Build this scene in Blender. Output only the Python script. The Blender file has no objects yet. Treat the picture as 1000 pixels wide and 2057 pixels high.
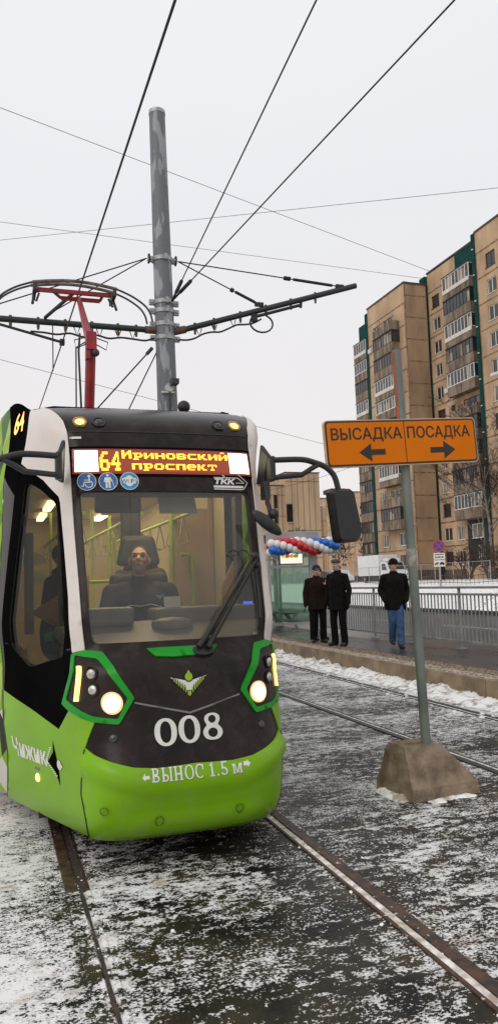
import bpy, bmesh, math, random
import numpy as np
from mathutils import Vector, Matrix, noise, geometry
R = math.radians
random.seed(11)
scene = bpy.context.scene
COL = scene.collection
# ------------------------------------------------------------------ camera
PHI, PIT, ROL = R(18.562), R(5.152), R(1.9)
cd = Vector((math.sin(PHI) * math.cos(PIT), math.cos(PHI) * math.cos(PIT), math.sin(PIT)))
r0 = Vector((math.cos(PHI), -math.sin(PHI), 0)); u0 = r0.cross(cd)
cr = r0 * math.cos(ROL) - u0 * math.sin(ROL); cu = r0 * math.sin(ROL) + u0 * math.cos(ROL)
cam = bpy.data.cameras.new('camera'); camo = bpy.data.objects.new('camera', cam); COL.objects.link(camo)
camo.matrix_world = Matrix(((cr.x, cu.x, -cd.x, 0), (cr.y, cu.y, -cd.y, 0), (cr.z, cu.z, -cd.z, 1.70), (0, 0, 0, 1)))
cam.sensor_fit = 'VERTICAL'; cam.sensor_height = 36.0; cam.lens = 36.0 * 1545.0 / 2057.0
cam.clip_start = 0.05; cam.clip_end = 6000
scene.camera = camo
# ------------------------------------------------------------------ world: overcast winter sky
w = bpy.data.worlds.new('World'); scene.world = w; w.use_nodes = True
nt = w.node_tree; nt.nodes.clear()
SUN_EL, SUN_AZ = R(38), R(235)          # azimuth from +Y, clockwise
sky = nt.nodes.new('ShaderNodeTexSky'); sky.sky_type = 'NISHITA'; sky.sun_disc = False
sky.sun_elevation = SUN_EL; sky.sun_rotation = SUN_AZ
b1 = nt.nodes.new('ShaderNodeBackground'); b1.inputs[1].default_value = 0.06
nt.links.new(sky.outputs[0], b1.inputs[0])
tc = nt.nodes.new('ShaderNodeTexCoord'); sep = nt.nodes.new('ShaderNodeSeparateXYZ')
nt.links.new(tc.outputs['Generated'], sep.inputs[0])
rp = nt.nodes.new('ShaderNodeValToRGB'); nt.links.new(sep.outputs[2], rp.inputs[0])
e = rp.color_ramp.elements
e[0].position = 0.0; e[0].color = (0.84, 0.80, 0.775, 1)
e[1].position = 0.65; e[1].color = (0.84, 0.855, 0.885, 1)
x = e.new(0.25); x.color = (0.82, 0.795, 0.80, 1)
x = e.new(0.45); x.color = (0.80, 0.805, 0.84, 1)
nz = nt.nodes.new('ShaderNodeTexNoise'); nz.inputs['Scale'].default_value = 1.6; nz.inputs['Detail'].default_value = 3
nt.links.new(tc.outputs['Generated'], nz.inputs['Vector'])
mr = nt.nodes.new('ShaderNodeMapRange'); mr.inputs[3].default_value = 0.95; mr.inputs[4].default_value = 1.05
nt.links.new(nz.outputs[0], mr.inputs[0])
mu = nt.nodes.new('ShaderNodeVectorMath'); mu.operation = 'SCALE'
nt.links.new(rp.outputs[0], mu.inputs[0]); nt.links.new(mr.outputs[0], mu.inputs['Scale'])
b2 = nt.nodes.new('ShaderNodeBackground'); b2.inputs[1].default_value = 1.10
nt.links.new(mu.outputs[0], b2.inputs[0])
mx = nt.nodes.new('ShaderNodeMixShader'); mx.inputs[0].default_value = 0.93
nt.links.new(b1.outputs[0], mx.inputs[1]); nt.links.new(b2.outputs[0], mx.inputs[2])
wo = nt.nodes.new('ShaderNodeOutputWorld'); nt.links.new(mx.outputs[0], wo.inputs[0])
sl = bpy.data.lights.new('sun', 'SUN'); sl.energy = 0.9; sl.angle = R(35); sl.color = (1, 0.93, 0.84)
so = bpy.data.objects.new('sun', sl); COL.objects.link(so)
so.rotation_euler = Vector((math.sin(SUN_AZ) * math.cos(SUN_EL), math.cos(SUN_AZ) * math.cos(SUN_EL), math.sin(SUN_EL))).to_track_quat('Z', 'Y').to_euler()
scene.view_settings.view_transform = 'Standard'; scene.view_settings.look = 'None'
scene.view_settings.exposure = 0.0; scene.view_settings.gamma = 1.0
scene.render.engine = 'CYCLES'
scene.cycles.use_denoising = True
scene.cycles.max_bounces = 8; scene.cycles.transparent_max_bounces = 16
scene.cycles.sample_clamp_indirect = 4.0
# ------------------------------------------------------------------ materials
MATS = {}
def nodes(name):
    m = bpy.data.materials.new(name); m.use_nodes = True
    n = m.node_tree; return m, n, n.nodes['Principled BSDF']
def mat(name, col, rough=.6, metal=0., var=.12, scale=6., bump=0., bscale=60., col2=None, spec=.5, coat=0., detail=4., stretch=None, sharp=None, dirt=0.):
    """principled paint / concrete / cloth with two noise-mixed tones, uneven gloss and a fine relief"""
    if name in MATS: return MATS[name]
    m, n, p = nodes(name); L = n.links
    t = n.nodes.new('ShaderNodeTexCoord'); src = t.outputs['Object']
    if stretch:
        mp = n.nodes.new('ShaderNodeMapping'); mp.inputs['Scale'].default_value = stretch; L.new(src, mp.inputs[0]); src = mp.outputs[0]
    z = n.nodes.new('ShaderNodeTexNoise'); z.inputs['Scale'].default_value = scale; z.inputs['Detail'].default_value = detail
    L.new(src, z.inputs['Vector'])
    r = n.nodes.new('ShaderNodeValToRGB'); L.new(z.outputs[0], r.inputs[0])
    lo, hi = sharp or (.32, .68)
    c2 = col2 or tuple(c * (1 - var) for c in col)
    r.color_ramp.elements[0].position = lo; r.color_ramp.elements[0].color = (*c2, 1)
    r.color_ramp.elements[1].position = hi; r.color_ramp.elements[1].color = (*(min(1, c * (1 + var * .5)) for c in col), 1)
    out = r.outputs[0]
    if dirt:
        dz = n.nodes.new('ShaderNodeTexNoise'); dz.inputs['Scale'].default_value = 9; dz.inputs['Detail'].default_value = 10; dz.inputs['Roughness'].default_value = .72; L.new(src, dz.inputs['Vector'])
        dr = n.nodes.new('ShaderNodeMapRange'); dr.inputs[1].default_value = .48; dr.inputs[2].default_value = .72; dr.inputs[4].default_value = dirt; L.new(dz.outputs[0], dr.inputs[0])
        dm = n.nodes.new('ShaderNodeMixRGB'); L.new(dr.outputs[0], dm.inputs[0]); L.new(out, dm.inputs[1]); dm.inputs[2].default_value = (.20, .175, .14, 1); out = dm.outputs[0]
    L.new(out, p.inputs['Base Color'])
    q = n.nodes.new('ShaderNodeMapRange'); q.inputs[3].default_value = max(.03, rough * .85); q.inputs[4].default_value = min(1, rough * 1.15)
    L.new(z.outputs[0], q.inputs[0]); L.new(q.outputs[0], p.inputs['Roughness'])
    p.inputs['Metallic'].default_value = metal; p.inputs['Specular IOR Level'].default_value = spec
    p.inputs['Coat Weight'].default_value = coat; p.inputs['Coat Roughness'].default_value = .08
    if bump:
        bz = n.nodes.new('ShaderNodeTexNoise'); bz.inputs['Scale'].default_value = bscale; bz.inputs['Detail'].default_value = 3
        L.new(src, bz.inputs['Vector'])
        bm_ = n.nodes.new('ShaderNodeBump'); bm_.inputs['Strength'].default_value = min(1, bump); bm_.inputs['Distance'].default_value = .01
        L.new(bz.outputs[0], bm_.inputs['Height']); L.new(bm_.outputs[0], p.inputs['Normal'])
    MATS[name] = m; return m
def emit(name, col, s, base=(.02, .02, .02)):
    if name in MATS: return MATS[name]
    m, n, p = nodes(name)
    p.inputs['Base Color'].default_value = (*base, 1); p.inputs['Emission Color'].default_value = (*col, 1)
    p.inputs['Emission Strength'].default_value = s; p.inputs['Roughness'].default_value = .3
    MATS[name] = m; return m
def glass(name, tint=(.8, .82, .8), refl=1.0, rough=.02, dirt=0.):
    """thin sheet glass: lets light straight through, mirrors by angle, with a diffuse film for dirt and painted veil"""
    if name in MATS: return MATS[name]
    m, n, p = nodes(name); L = n.links; n.nodes.remove(p)
    o = n.nodes['Material Output']
    tr = n.nodes.new('ShaderNodeBsdfTransparent'); tr.inputs[0].default_value = (*tint, 1)
    gl = n.nodes.new('ShaderNodeBsdfGlossy'); gl.inputs['Roughness'].default_value = rough
    fr = n.nodes.new('ShaderNodeFresnel'); fr.inputs[0].default_value = 1.5
    k = n.nodes.new('ShaderNodeMath'); k.operation = 'MULTIPLY'; k.inputs[1].default_value = refl; k.use_clamp = True
    L.new(fr.outputs[0], k.inputs[0])
    a = n.nodes.new('ShaderNodeMixShader'); L.new(k.outputs[0], a.inputs[0]); L.new(tr.outputs[0], a.inputs[1]); L.new(gl.outputs[0], a.inputs[2])
    out = a
    if dirt:
        df = n.nodes.new('ShaderNodeBsdfDiffuse'); df.inputs[0].default_value = (.42, .40, .36, 1)
        t = n.nodes.new('ShaderNodeTexCoord'); z = n.nodes.new('ShaderNodeTexNoise'); z.inputs['Scale'].default_value = 3; z.inputs['Detail'].default_value = 6
        L.new(t.outputs['Object'], z.inputs['Vector'])
        q = n.nodes.new('ShaderNodeMapRange'); q.inputs[1].default_value = .3; q.inputs[2].default_value = .75; q.inputs[3].default_value = dirt * .5; q.inputs[4].default_value = dirt * 1.4
        L.new(z.outputs[0], q.inputs[0])
        b = n.nodes.new('ShaderNodeMixShader'); L.new(q.outputs[0], b.inputs[0]); L.new(a.outputs[0], b.inputs[1]); L.new(df.outputs[0], b.inputs[2]); out = b
    L.new(out.outputs[0], o.inputs[0]); MATS[name] = m; return m
# ------------------------------------------------------------------ objects, parts, labels
ROOT = {}
def tag(o, label=None, cat=None, group=None, kind=None):
    if label: o['label'] = label
    if cat: o['category'] = cat
    if group: o['group'] = group
    if kind: o['kind'] = kind
    return o
def thing(name, label, cat, loc=(0, 0, 0), rz=0., group=None):
    o = bpy.data.objects.new(name, None); COL.objects.link(o); o.location = loc; o.rotation_euler = (0, 0, rz)
    o.empty_display_size = .2; ROOT[o.name] = Vector(loc)
    return tag(o, label, cat, group)
def off_of(p):
    return ROOT.get(p.name, Vector((0, 0, 0))) if p else Vector((0, 0, 0))
class MB:
    """collects shapes in world (or local) metres and links them as one mesh"""
    def __init__(s): s.v = []; s.f = []; s.mi = []; s.m = 0; s.sm = []
    def add(s, vs, fs, smooth=False):
        o = len(s.v); s.v += [tuple(x) for x in vs]; s.f += [tuple(o + i for i in f) for f in fs]
        s.mi += [s.m] * len(fs); s.sm += [smooth] * len(fs); return s
    def box(s, c, d, rot=None):
        c = Vector(c); x, y, z = (k / 2 for k in d); vs = [Vector((a * x, b * y, g * z)) for a in (-1, 1) for b in (-1, 1) for g in (-1, 1)]
        if rot is not None: vs = [rot @ q for q in vs]
        return s.add([c + q for q in vs], [(0, 1, 3, 2), (4, 6, 7, 5), (0, 4, 5, 1), (2, 3, 7, 6), (0, 2, 6, 4), (1, 5, 7, 3)])
    def bb(s, x0, x1, y0, y1, z0, z1): return s.box(((x0 + x1) / 2, (y0 + y1) / 2, (z0 + z1) / 2), (abs(x1 - x0), abs(y1 - y0), abs(z1 - z0)))
    def tube(s, pts, r, n=8, caps=True):
        P = [Vector(p) for p in pts]; k = len(P); rr = r if isinstance(r, (list, tuple)) else [r] * k
        vs = []; up = None
        for i, p in enumerate(P):
            t = (P[min(i + 1, k - 1)] - P[max(i - 1, 0)]).normalized()
            if up is None: up = Vector((0, 0, 1)) if abs(t.z) < .9 else Vector((0, 1, 0))
            a = t.cross(up).normalized(); b = a.cross(t).normalized(); up = b
            vs += [p + (a * math.cos(q * 2 * math.pi / n) + b * math.sin(q * 2 * math.pi / n)) * rr[i] for q in range(n)]
        fs = [(i * n + q, i * n + (q + 1) % n, (i + 1) * n + (q + 1) % n, (i + 1) * n + q) for i in range(k - 1) for q in range(n)]
        s.add(vs, fs, True)
        if caps: s.add(vs[:n], [tuple(range(n))]); s.add(vs[-n:], [tuple(reversed(range(n)))])
        return s
    def ball(s, c, r, nu=14, nv=9, rot=None):
        c = Vector(c); r = r if isinstance(r, (list, tuple)) else (r, r, r)
        vs = []
        for i in range(nv + 1):
            th = math.pi * i / nv
            for j in range(nu):
                q = Vector((math.sin(th) * math.cos(2 * math.pi * j / nu) * r[0], math.sin(th) * math.sin(2 * math.pi * j / nu) * r[1], math.cos(th) * r[2]))
                vs.append(c + (rot @ q if rot is not None else q))
        fs = [(i * nu + j, (i + 1) * nu + j, (i + 1) * nu + (j + 1) % nu, i * nu + (j + 1) % nu) for i in range(nv) for j in range(nu)]
        return s.add(vs, fs, True)
    def cap(s, p0, p1, a, b, n=12, sq=None):
        """tapered capsule; sq = (direction, factor) squashes it"""
        p0, p1 = Vector(p0), Vector(p1); d = p1 - p0; L = max(d.length, 1e-4); t = d / L
        up = Vector((0, 0, 1)) if abs(t.z) < .9 else Vector((0, 1, 0)); x = t.cross(up).normalized(); y = x.cross(t)
        prof = [(-a * math.cos(q), a * math.sin(q)) for q in np.linspace(.15, math.pi / 2, 5)] + [(L + b * math.sin(q), b * math.cos(q)) for q in np.linspace(0, math.pi / 2 - .15, 5)]
        vs = []
        for h, r in prof:
            for j in range(n):
                o = x * math.cos(2 * math.pi * j / n) * r + y * math.sin(2 * math.pi * j / n) * r
                if sq: k = Vector(sq[0]); o = o - k * (o.dot(k)) * (1 - sq[1])
                vs.append(p0 + t * h + o)
        m = len(prof); fs = [(i * n + j, i * n + (j + 1) % n, (i + 1) * n + (j + 1) % n, (i + 1) * n + j) for i in range(m - 1) for j in range(n)]
        fs += [tuple(reversed(range(n))), tuple((m - 1) * n + j for j in range(n))]
        return s.add(vs, fs, True)
    def prism(s, poly, vec):
        """flat 3-D polygon pushed along vec"""
        P = [Vector(p) for p in poly]; v = Vector(vec); n = len(P)
        nn = sum(((P[i] - P[0]).cross(P[(i + 1) % n] - P[0]) for i in range(1, n)), Vector())
        if nn.dot(v) > 0: P.reverse()
        Q = [p + v for p in P]
        return s.add(P + Q, [tuple(range(n)), tuple(reversed(range(n, 2 * n)))] + [(i, i + n, (i + 1) % n + n, (i + 1) % n) for i in range(n)])
    def build(s, name, m, parent=None, world=True, bevel=0., seg=2):
        me = bpy.data.meshes.new(name); off = off_of(parent) if world else Vector((0, 0, 0))
        me.from_pydata([(a - off.x, b - off.y, c - off.z) for a, b, c in s.v], [], s.f)
        ms = m if isinstance(m, (list, tuple)) else [m]
        for k in ms: me.materials.append(k)
        me.polygons.foreach_set('material_index', s.mi); me.polygons.foreach_set('use_smooth', s.sm)
        me.update()
        o = bpy.data.objects.new(name, me); COL.objects.link(o)
        if parent: o.parent = parent; ROOT[o.name] = ROOT.get(parent.name, Vector((0, 0, 0)))
        if bevel:
            b = o.modifiers.new('edge', 'BEVEL'); b.width = bevel; b.segments = seg; b.limit_method = 'ANGLE'; b.angle_limit = R(40)
        return o
def curve(pts, n=5):
    """rounds a polyline through its points"""
    P = [Vector(p) for p in pts]; o = []
    for i in range(len(P) - 1):
        a, b, c, d = P[max(i - 1, 0)], P[i], P[i + 1], P[min(i + 2, len(P) - 1)]
        for k in range(n):
            t = k / n; o.append(.5 * ((2 * b) + (c - a) * t + (2 * a - 5 * b + 4 * c - d) * t * t + (3 * b - a - 3 * c + d) * t ** 3))
    return o + [P[-1]]
def copy_tree(o, parent=None):
    c = o.copy(); COL.objects.link(c); ROOT[c.name] = ROOT.get(o.name, Vector((0, 0, 0)))
    if parent: c.parent = parent
    for ch in list(o.children): copy_tree(ch, c)
    return c
def remesh(mb, name, m, parent=None, voxel=.012, smooth=4, fac=.5, world=False):
    """joins overlapping shapes into one continuous skin"""
    o = mb.build('tmp_shape', m, None, world=False)
    r = o.modifiers.new('r', 'REMESH'); r.mode = 'VOXEL'; r.voxel_size = voxel; r.use_smooth_shade = True
    k = o.modifiers.new('s', 'SMOOTH'); k.iterations = smooth; k.factor = fac
    dg = bpy.context.evaluated_depsgraph_get(); ev = o.evaluated_get(dg); me = bpy.data.meshes.new_from_object(ev)
    bpy.data.objects.remove(o)
    me.name = name
    me.materials.clear()
    for q in (m if isinstance(m, (list, tuple)) else [m]): me.materials.append(q)
    n = bpy.data.objects.new(name, me); COL.objects.link(n)
    if parent: n.parent = parent; ROOT[n.name] = ROOT.get(parent.name, Vector((0, 0, 0)))
    return n
def text_mesh(s, bold=0., shear=0.):
    c = bpy.data.curves.new('t', 'FONT'); c.body = s; c.size = 1; c.offset = bold; c.shear = shear; c.resolution_u = 3
    o = bpy.data.objects.new('t', c); COL.objects.link(o)
    dg = bpy.context.evaluated_depsgraph_get(); me = o.evaluated_get(dg).to_mesh()
    vs = [(v.co.x, v.co.y) for v in me.vertices]; fs = [tuple(p.vertices) for p in me.polygons]
    o.evaluated_get(dg).to_mesh_clear(); bpy.data.objects.remove(o); bpy.data.curves.remove(c)
    return vs, fs
def fit(vs, x0, x1, y0, y1, cap=None):
    """scales text points so the word fills x0..x1 and its capitals y0..y1"""
    ax = min(v[0] for v in vs); bx = max(v[0] for v in vs)
    ay, by = cap or (min(v[1] for v in vs), max(v[1] for v in vs))
    return [(x0 + (v[0] - ax) / (bx - ax) * (x1 - x0), y0 + (v[1] - ay) / (by - ay) * (y1 - y0)) for v in vs]
CAP = (0.0, max(v[1] for v in text_mesh('Н')[0]))
# ================================================================== GROUND, ROAD, TRACKS, PLATFORM
def lerp(a, b, t): return a + (b - a) * t
def clamp01(t): return max(0., min(1., t))
def sst(t): t = clamp01(t); return t * t * (3 - 2 * t)
def gh(x, y):
    h = 1.15 * sst((x - 19.7) / 4.0)
    if x > 19.7: h += .10 * noise.noise((x * .5, y * .35, 3)) * sst((x - 19.7) / 2)
    return h
def snow_material():
    m, n, p = nodes('snowy_asphalt'); L = n.links
    g = n.nodes.new('ShaderNodeNewGeometry'); s = n.nodes.new('ShaderNodeSeparateXYZ'); L.new(g.outputs['Position'], s.inputs[0])
    def no(scale, det, rough=.6, vec=None, off=None):
        z = n.nodes.new('ShaderNodeTexNoise'); z.inputs['Scale'].default_value = scale; z.inputs['Detail'].default_value = det; z.inputs['Roughness'].default_value = rough
        src = g.outputs['Position']
        if vec:
            mp = n.nodes.new('ShaderNodeMapping'); mp.inputs['Scale'].default_value = vec
            if off: mp.inputs['Location'].default_value = off
            L.new(src, mp.inputs[0]); src = mp.outputs[0]
        L.new(src, z.inputs['Vector']); return z.outputs[0]
    def mth(op, a, b, clamp=False):
        k = n.nodes.new('ShaderNodeMath'); k.operation = op; k.use_clamp = clamp
        for i, q in enumerate((a, b)):
            if isinstance(q, (int, float)): k.inputs[i].default_value = q
            else: L.new(q, k.inputs[i])
        return k.outputs[0]
    def mrange(v, a, b, c, d):
        k = n.nodes.new('ShaderNodeMapRange'); k.interpolation_type = 'SMOOTHSTEP'
        for i, q in enumerate((a, b, c, d)): k.inputs[i + 1].default_value = q
        L.new(v, k.inputs[0]); return k.outputs[0]
    X, Y = s.outputs[0], s.outputs[1]
    big = no(1.15, 3, .5, (.75, 1.1, 1)); calm = no(1.7, 2, .5, (.8, 1.1, 1), (13, 5, 0)); mid = no(6.5, 5, .62, (.62, 1.05, 1)); flake = no(20, 4, .62, (.7, 1.05, 1)); fine = no(75, 2, .6, (.8, 1, 1))
    v = mth('ADD', mth('MULTIPLY', big, .50), mth('ADD', mth('MULTIPLY', mid, .52), mth('MULTIPLY', flake, .70)))
    amp = mrange(calm, .40, .60, .45, 1.0)
    v = mth('ADD', v, mth('ADD', mth('MULTIPLY', mth('SUBTRACT', fine, .5), amp), .28))    # mean 1.14
    grit = fine
    # coverage by place: verge on the left, swept strip between rails, snow field beyond the road
    left = mrange(X, .60, -.15, 0, .17)
    far = mrange(X, 18.9, 19.5, 0, .8)
    trk2 = mrange(Y, 4.5, 14, 0, .02)
    near = mrange(Y, 5.2, 2.2, 0, .035)
    edge2 = mrange(X, 5.0, 5.9, 0, .10)
    roadk = mth('ADD', mrange(X, 9.0, 9.6, 0, -.06), mth('MULTIPLY', mrange(X, .5, .9, 0, 1), mth('MULTIPLY', mrange(X, 2.3, 1.7, 0, 1), mrange(Y, 4.6, 3.4, 0, -.05))))
    cov = mth('ADD', mth('ADD', mth('ADD', left, far), mth('ADD', trk2, near)), mth('ADD', edge2, roadk))
    nearY = mrange(Y, 4.95, 4.45, 0, 1)
    wob = mth('ADD', X, mth('MULTIPLY', mth('SUBTRACT', flake, .5), .10))
    ridge = mth('MULTIPLY', mth('MULTIPLY', mrange(wob, .435, .47, 0, 1), mrange(wob, .585, .545, 0, 1)), mrange(mid, .40, .58, .0, .15))
    groove = mth('MULTIPLY', mth('ADD', mth('MULTIPLY', mrange(wob, .355, .375, 0, 1), mrange(wob, .43, .41, 0, 1)), mth('MULTIPLY', mrange(wob, .60, .62, 0, 1), mrange(wob, .665, .64, 0, .6))), -.05)
    cov = mth('ADD', cov, mth('MULTIPLY', mrange(X, .6, 1.0, 0, 1), mrange(Y, 9, 4, 0, -.035)))
    cov = mth('ADD', cov, mth('MULTIPLY', mth('ADD', ridge, groove), nearY))
    v = mth('ADD', v, cov)
    mask = mrange(v, 1.150, 1.166, 0, 1)
    thin = mrange(v, 1.09, 1.155, 0, 1)
    # asphalt: wet black to brown sand
    ca = n.nodes.new('ShaderNodeValToRGB'); L.new(no(2.3, 5, .6, (1, 1, 1), (7, 3, 0)), ca.inputs[0])
    ca.color_ramp.elements[0].position = .38; ca.color_ramp.elements[0].color = (.008, .0075, .0075, 1)
    ca.color_ramp.elements[1].position = .66; ca.color_ramp.elements[1].color = (.050, .038, .023, 1)
    cs = n.nodes.new('ShaderNodeValToRGB'); L.new(no(7, 5, .65, (1, 1, 1), (2, 9, 0)), cs.inputs[0])
    cs.color_ramp.elements[0].position = .30; cs.color_ramp.elements[0].color = (.46, .40, .34, 1)
    cs.color_ramp.elements[1].position = .48; cs.color_ramp.elements[1].color = (.80, .79, .78, 1)
    c0 = n.nodes.new('ShaderNodeMixRGB'); L.new(mth('MULTIPLY', thin, .12), c0.inputs[0]); L.new(ca.outputs[0], c0.inputs[1]); c0.inputs[2].default_value = (.30, .27, .24, 1)
    c1 = n.nodes.new('ShaderNodeMixRGB'); L.new(mask, c1.inputs[0]); L.new(c0.outputs[0], c1.inputs[1]); L.new(cs.outputs[0], c1.inputs[2])
    L.new(c1.outputs[0], p.inputs['Base Color'])
    L.new(mrange(mask, 0, 1, .42, .75), p.inputs['Roughness'])
    p.inputs['Specular IOR Level'].default_value = .12
    hgt = mth('ADD', mth('MULTIPLY', mrange(v, 1.13, 1.28, 0, 1), 1.0), mth('ADD', mth('MULTIPLY', fine, .25), mth('MULTIPLY', grit, .12)))
    bp = n.nodes.new('ShaderNodeBump'); bp.inputs['Strength'].default_value = .8; bp.inputs['Distance'].default_value = .008
    L.new(hgt, bp.inputs['Height']); L.new(bp.outputs[0], p.inputs['Normal'])
    return m
M_SNOWY = snow_material()
xs = [-3000, -600, -120, -40, -15, -8, -4, -2, 0, 1, 2, 3, 4, 5, 6.2, 8, 9.5, 12, 16, 19, 19.6] + [19.7 + .4 * i for i in range(1, 16)] + [27, 29, 32, 36, 42, 50, 60, 80, 120, 250, 600, 3000]
ys = [-400, -60, -20, -5, 0, 2, 4, 6, 8, 10, 13, 16, 20] + [21 + .7 * i for i in range(60)] + [66, 72, 80, 90, 105, 125, 160, 220, 320, 600, 1200, 4000]
mb = MB()
mb.add([(x, y, gh(x, y)) for x in xs for y in ys], [(i * len(ys) + j, (i + 1) * len(ys) + j, (i + 1) * len(ys) + j + 1, i * len(ys) + j + 1) for i in range(len(xs) - 1) for j in range(len(ys) - 1)], True)
tag(mb.build('ground', M_SNOWY), kind='structure')
M_ROAD = mat('wet_road', (.045, .043, .042), .35, var=.5, scale=.6, bump=.3, bscale=30, col2=(.02, .02, .02))
mb = MB(); mb.bb(9.75, 19.2, -40, 400, -.05, .006); tag(mb.build('road', M_ROAD), kind='structure')
mb = MB()
for k in range(0, 60): mb.bb(14.42, 14.56, -10 + k * 6, -7 + k * 6, .006, .010)
tag(mb.build('road_marking', mat('road_paint', (.55, .55, .52), .7, var=.6, scale=9)), kind='structure')
mb = MB()
for k in range(0, 70): mb.bb(19.25, 19.52, -40 + k * 3, -37.02 + k * 3, -.05, .16)
tag(mb.build('kerb', mat('dark_kerb', (.03, .028, .026), .8, var=.5, bump=.4)), kind='structure')
# ---- tram tracks: grooved rails, rusty head, snow-packed groove
def rail_material():
    m, n, p = nodes('rusty_rail'); L = n.links
    g = n.nodes.new('ShaderNodeNewGeometry'); z = n.nodes.new('ShaderNodeTexNoise'); z.inputs['Scale'].default_value = 14; z.inputs['Detail'].default_value = 5
    L.new(g.outputs['Position'], z.inputs['Vector'])
    r = n.nodes.new('ShaderNodeValToRGB'); L.new(z.outputs[0], r.inputs[0]); e = r.color_ramp.elements
    e[0].position = .36; e[0].color = (.018, .011, .008, 1); e[1].position = .62; e[1].color = (.085, .038, .020, 1)
    z2 = n.nodes.new('ShaderNodeTexNoise'); z2.inputs['Scale'].default_value = 30; z2.inputs['Detail'].default_value = 4
    L.new(g.outputs['Position'], z2.inputs['Vector'])
    k = n.nodes.new('ShaderNodeMapRange'); k.inputs[1].default_value = .66; k.inputs[2].default_value = .70; L.new(z2.outputs[0], k.inputs[0])
    c = n.nodes.new('ShaderNodeMixRGB'); L.new(k.outputs[0], c.inputs[0]); L.new(r.outputs[0], c.inputs[1]); c.inputs[2].default_value = (.55, .51, .47, 1)
    L.new(c.outputs[0], p.inputs['Base Color']); p.inputs['Roughness'].default_value = .55
    return m
M_RAIL = rail_material()
M_PACK = mat('packed_snow', (.78, .75, .72), .85, var=.4, scale=16, bump=.8, bscale=40, col2=(.40, .33, .27))
M_DIRT = mat('groove_dirt', (.05, .035, .025), .9, var=.6, scale=20, bump=.6)
def strip(x0, x1, ya, yb, z, step, wob, seed):
    """a hand-worn strip lying along the track with a wandering edge"""
    mb = MB(); vs = []; n = int((yb - ya) / step)
    for i in range(n + 1):
        y = ya + i * step; a = noise.noise((y * 3.1, seed, 0)) * wob; b = noise.noise((y * 3.1, seed + 9, 0)) * wob
        zz = z + noise.noise((y * 4, seed, 5)) * .002
        vs += [(x0 + a, y, zz), (x1 + b, y, zz)]
    return mb.add(vs, [(2 * i, 2 * i + 1, 2 * i + 3, 2 * i + 2) for i in range(n)], True)
def track(xl, xr, label, snowy):
    t = thing('tram_track', label, 'tram track', ((xl + xr) / 2, 6, 0), group='tram tracks')
    for x, s in ((xl, 1), (xr, -1)):
        buried = s > 0 and not snowy; ya = 4.55 if buried else -3; mb = MB(); mb.bb(x - .035, x + .035, ya, 90, -.03, .013); mb.bb(x + s * .088 - .011, x + s * .088 + .011, ya, 90, -.03, .010)
        
        if buried: mb.m = 1; mb.bb(x - .035, x + .035, -3, ya, -.03, .012); mb.bb(x + s * .088 - .011, x + s * .088 + .011, -3, ya, -.03, .008)
        r = mb.build('rail', [mat('dark_wet_rail', (.035, .024, .018), .5, var=.5, scale=9, col2=(.012, .010, .009)) if snowy else M_RAIL, M_SNOWY], t, bevel=.003)
        a, b = sorted((x + s * .037, x + s * .077))
        st = strip(a, b, ya, 60, .006, .12, .004, x)
        if buried: q = strip(x + .040, x + .058, 1.2, ya, .0075, .03, .018, 77); st.add(q.v, q.f, True)
        st.build('groove_fill', M_PACK if (s < 0 or snowy) else M_DIRT, r)
    return t
track(.420, 1.950, 'near tram track with rusty grooved rails running under the green tram', False)
track(4.090, 5.615, 'far tram track with snow-packed rails beside the platform kerb', True)
# snow trampled over the near end of the left rail, lumpy
def lump(x0, x1, y0, y1, h, res, seed, prof=None, base=.55):
    nx, ny = max(2, int((x1 - x0) / res)), max(2, int((y1 - y0) / res)); vs = []
    for i in range(nx + 1):
        for j in range(ny + 1):
            u, v = i / nx, j / ny; x, y = lerp(x0, x1, u), lerp(y0, y1, v)
            k = prof(u, v) if prof else math.sin(math.pi * u) * min(1, 6 * v, 6 * (1 - v))
            z = base + .5 * noise.noise((x * 2.1, y * 2.1, seed)) + .42 * noise.noise((x * 7, y * 7, seed)) + .28 * abs(noise.noise((x * 19, y * 19, seed)))
            vs.append((x, y, gh(x, y) - .02 + h * max(0, z) * k))
    return MB().add(vs, [(i * (ny + 1) + j, (i + 1) * (ny + 1) + j, (i + 1) * (ny + 1) + j + 1, i * (ny + 1) + j + 1) for i in range(nx) for j in range(ny)], True)
M_SNOW = mat('dirty_snow', (.82, .81, .80), .8, var=.3, scale=9, bump=.8, bscale=55, col2=(.42, .35, .29), detail=6, sharp=(.36, .52))
tag(lump(.33, .58, 4.22, 4.95, .062, .011, 4, lambda u, v: math.sin(math.pi * u) ** .5 * math.sin(math.pi * v) ** .5, .36).build('snow_ridge', M_SNOWY), kind='stuff')
mb = MB(); rg = random.Random(9)
def crumb(x, y, r):
    q = Matrix.Rotation(rg.uniform(0, 3), 3, 'Z') @ Matrix.Rotation(rg.uniform(-.6, .6), 3, 'X')
    mb.ball((x, y, r * .35), (r * rg.uniform(.8, 1.5), r * rg.uniform(.7, 1.2), r * rg.uniform(.4, .8)), 6, 4, q)
for k in range(110): y = rg.uniform(1.8, 6); crumb(rg.gauss(.51, .04), y, rg.uniform(.003, .009))
for k in range(150): y = rg.uniform(2.2, 8); crumb(1.950 + rg.choice((-1, 1)) * abs(rg.gauss(.075, .05)), y, rg.uniform(.003, .011))
for k in range(50): crumb(rg.uniform(-1.2, 4.5), rg.uniform(2.2, 8), rg.uniform(.003, .010))
for k in range(160): crumb(rg.gauss(5.7, .22), rg.uniform(6, 17), rg.uniform(.01, .035))
tag(mb.build('snow_crumbs', M_SNOW), kind='stuff')
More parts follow.
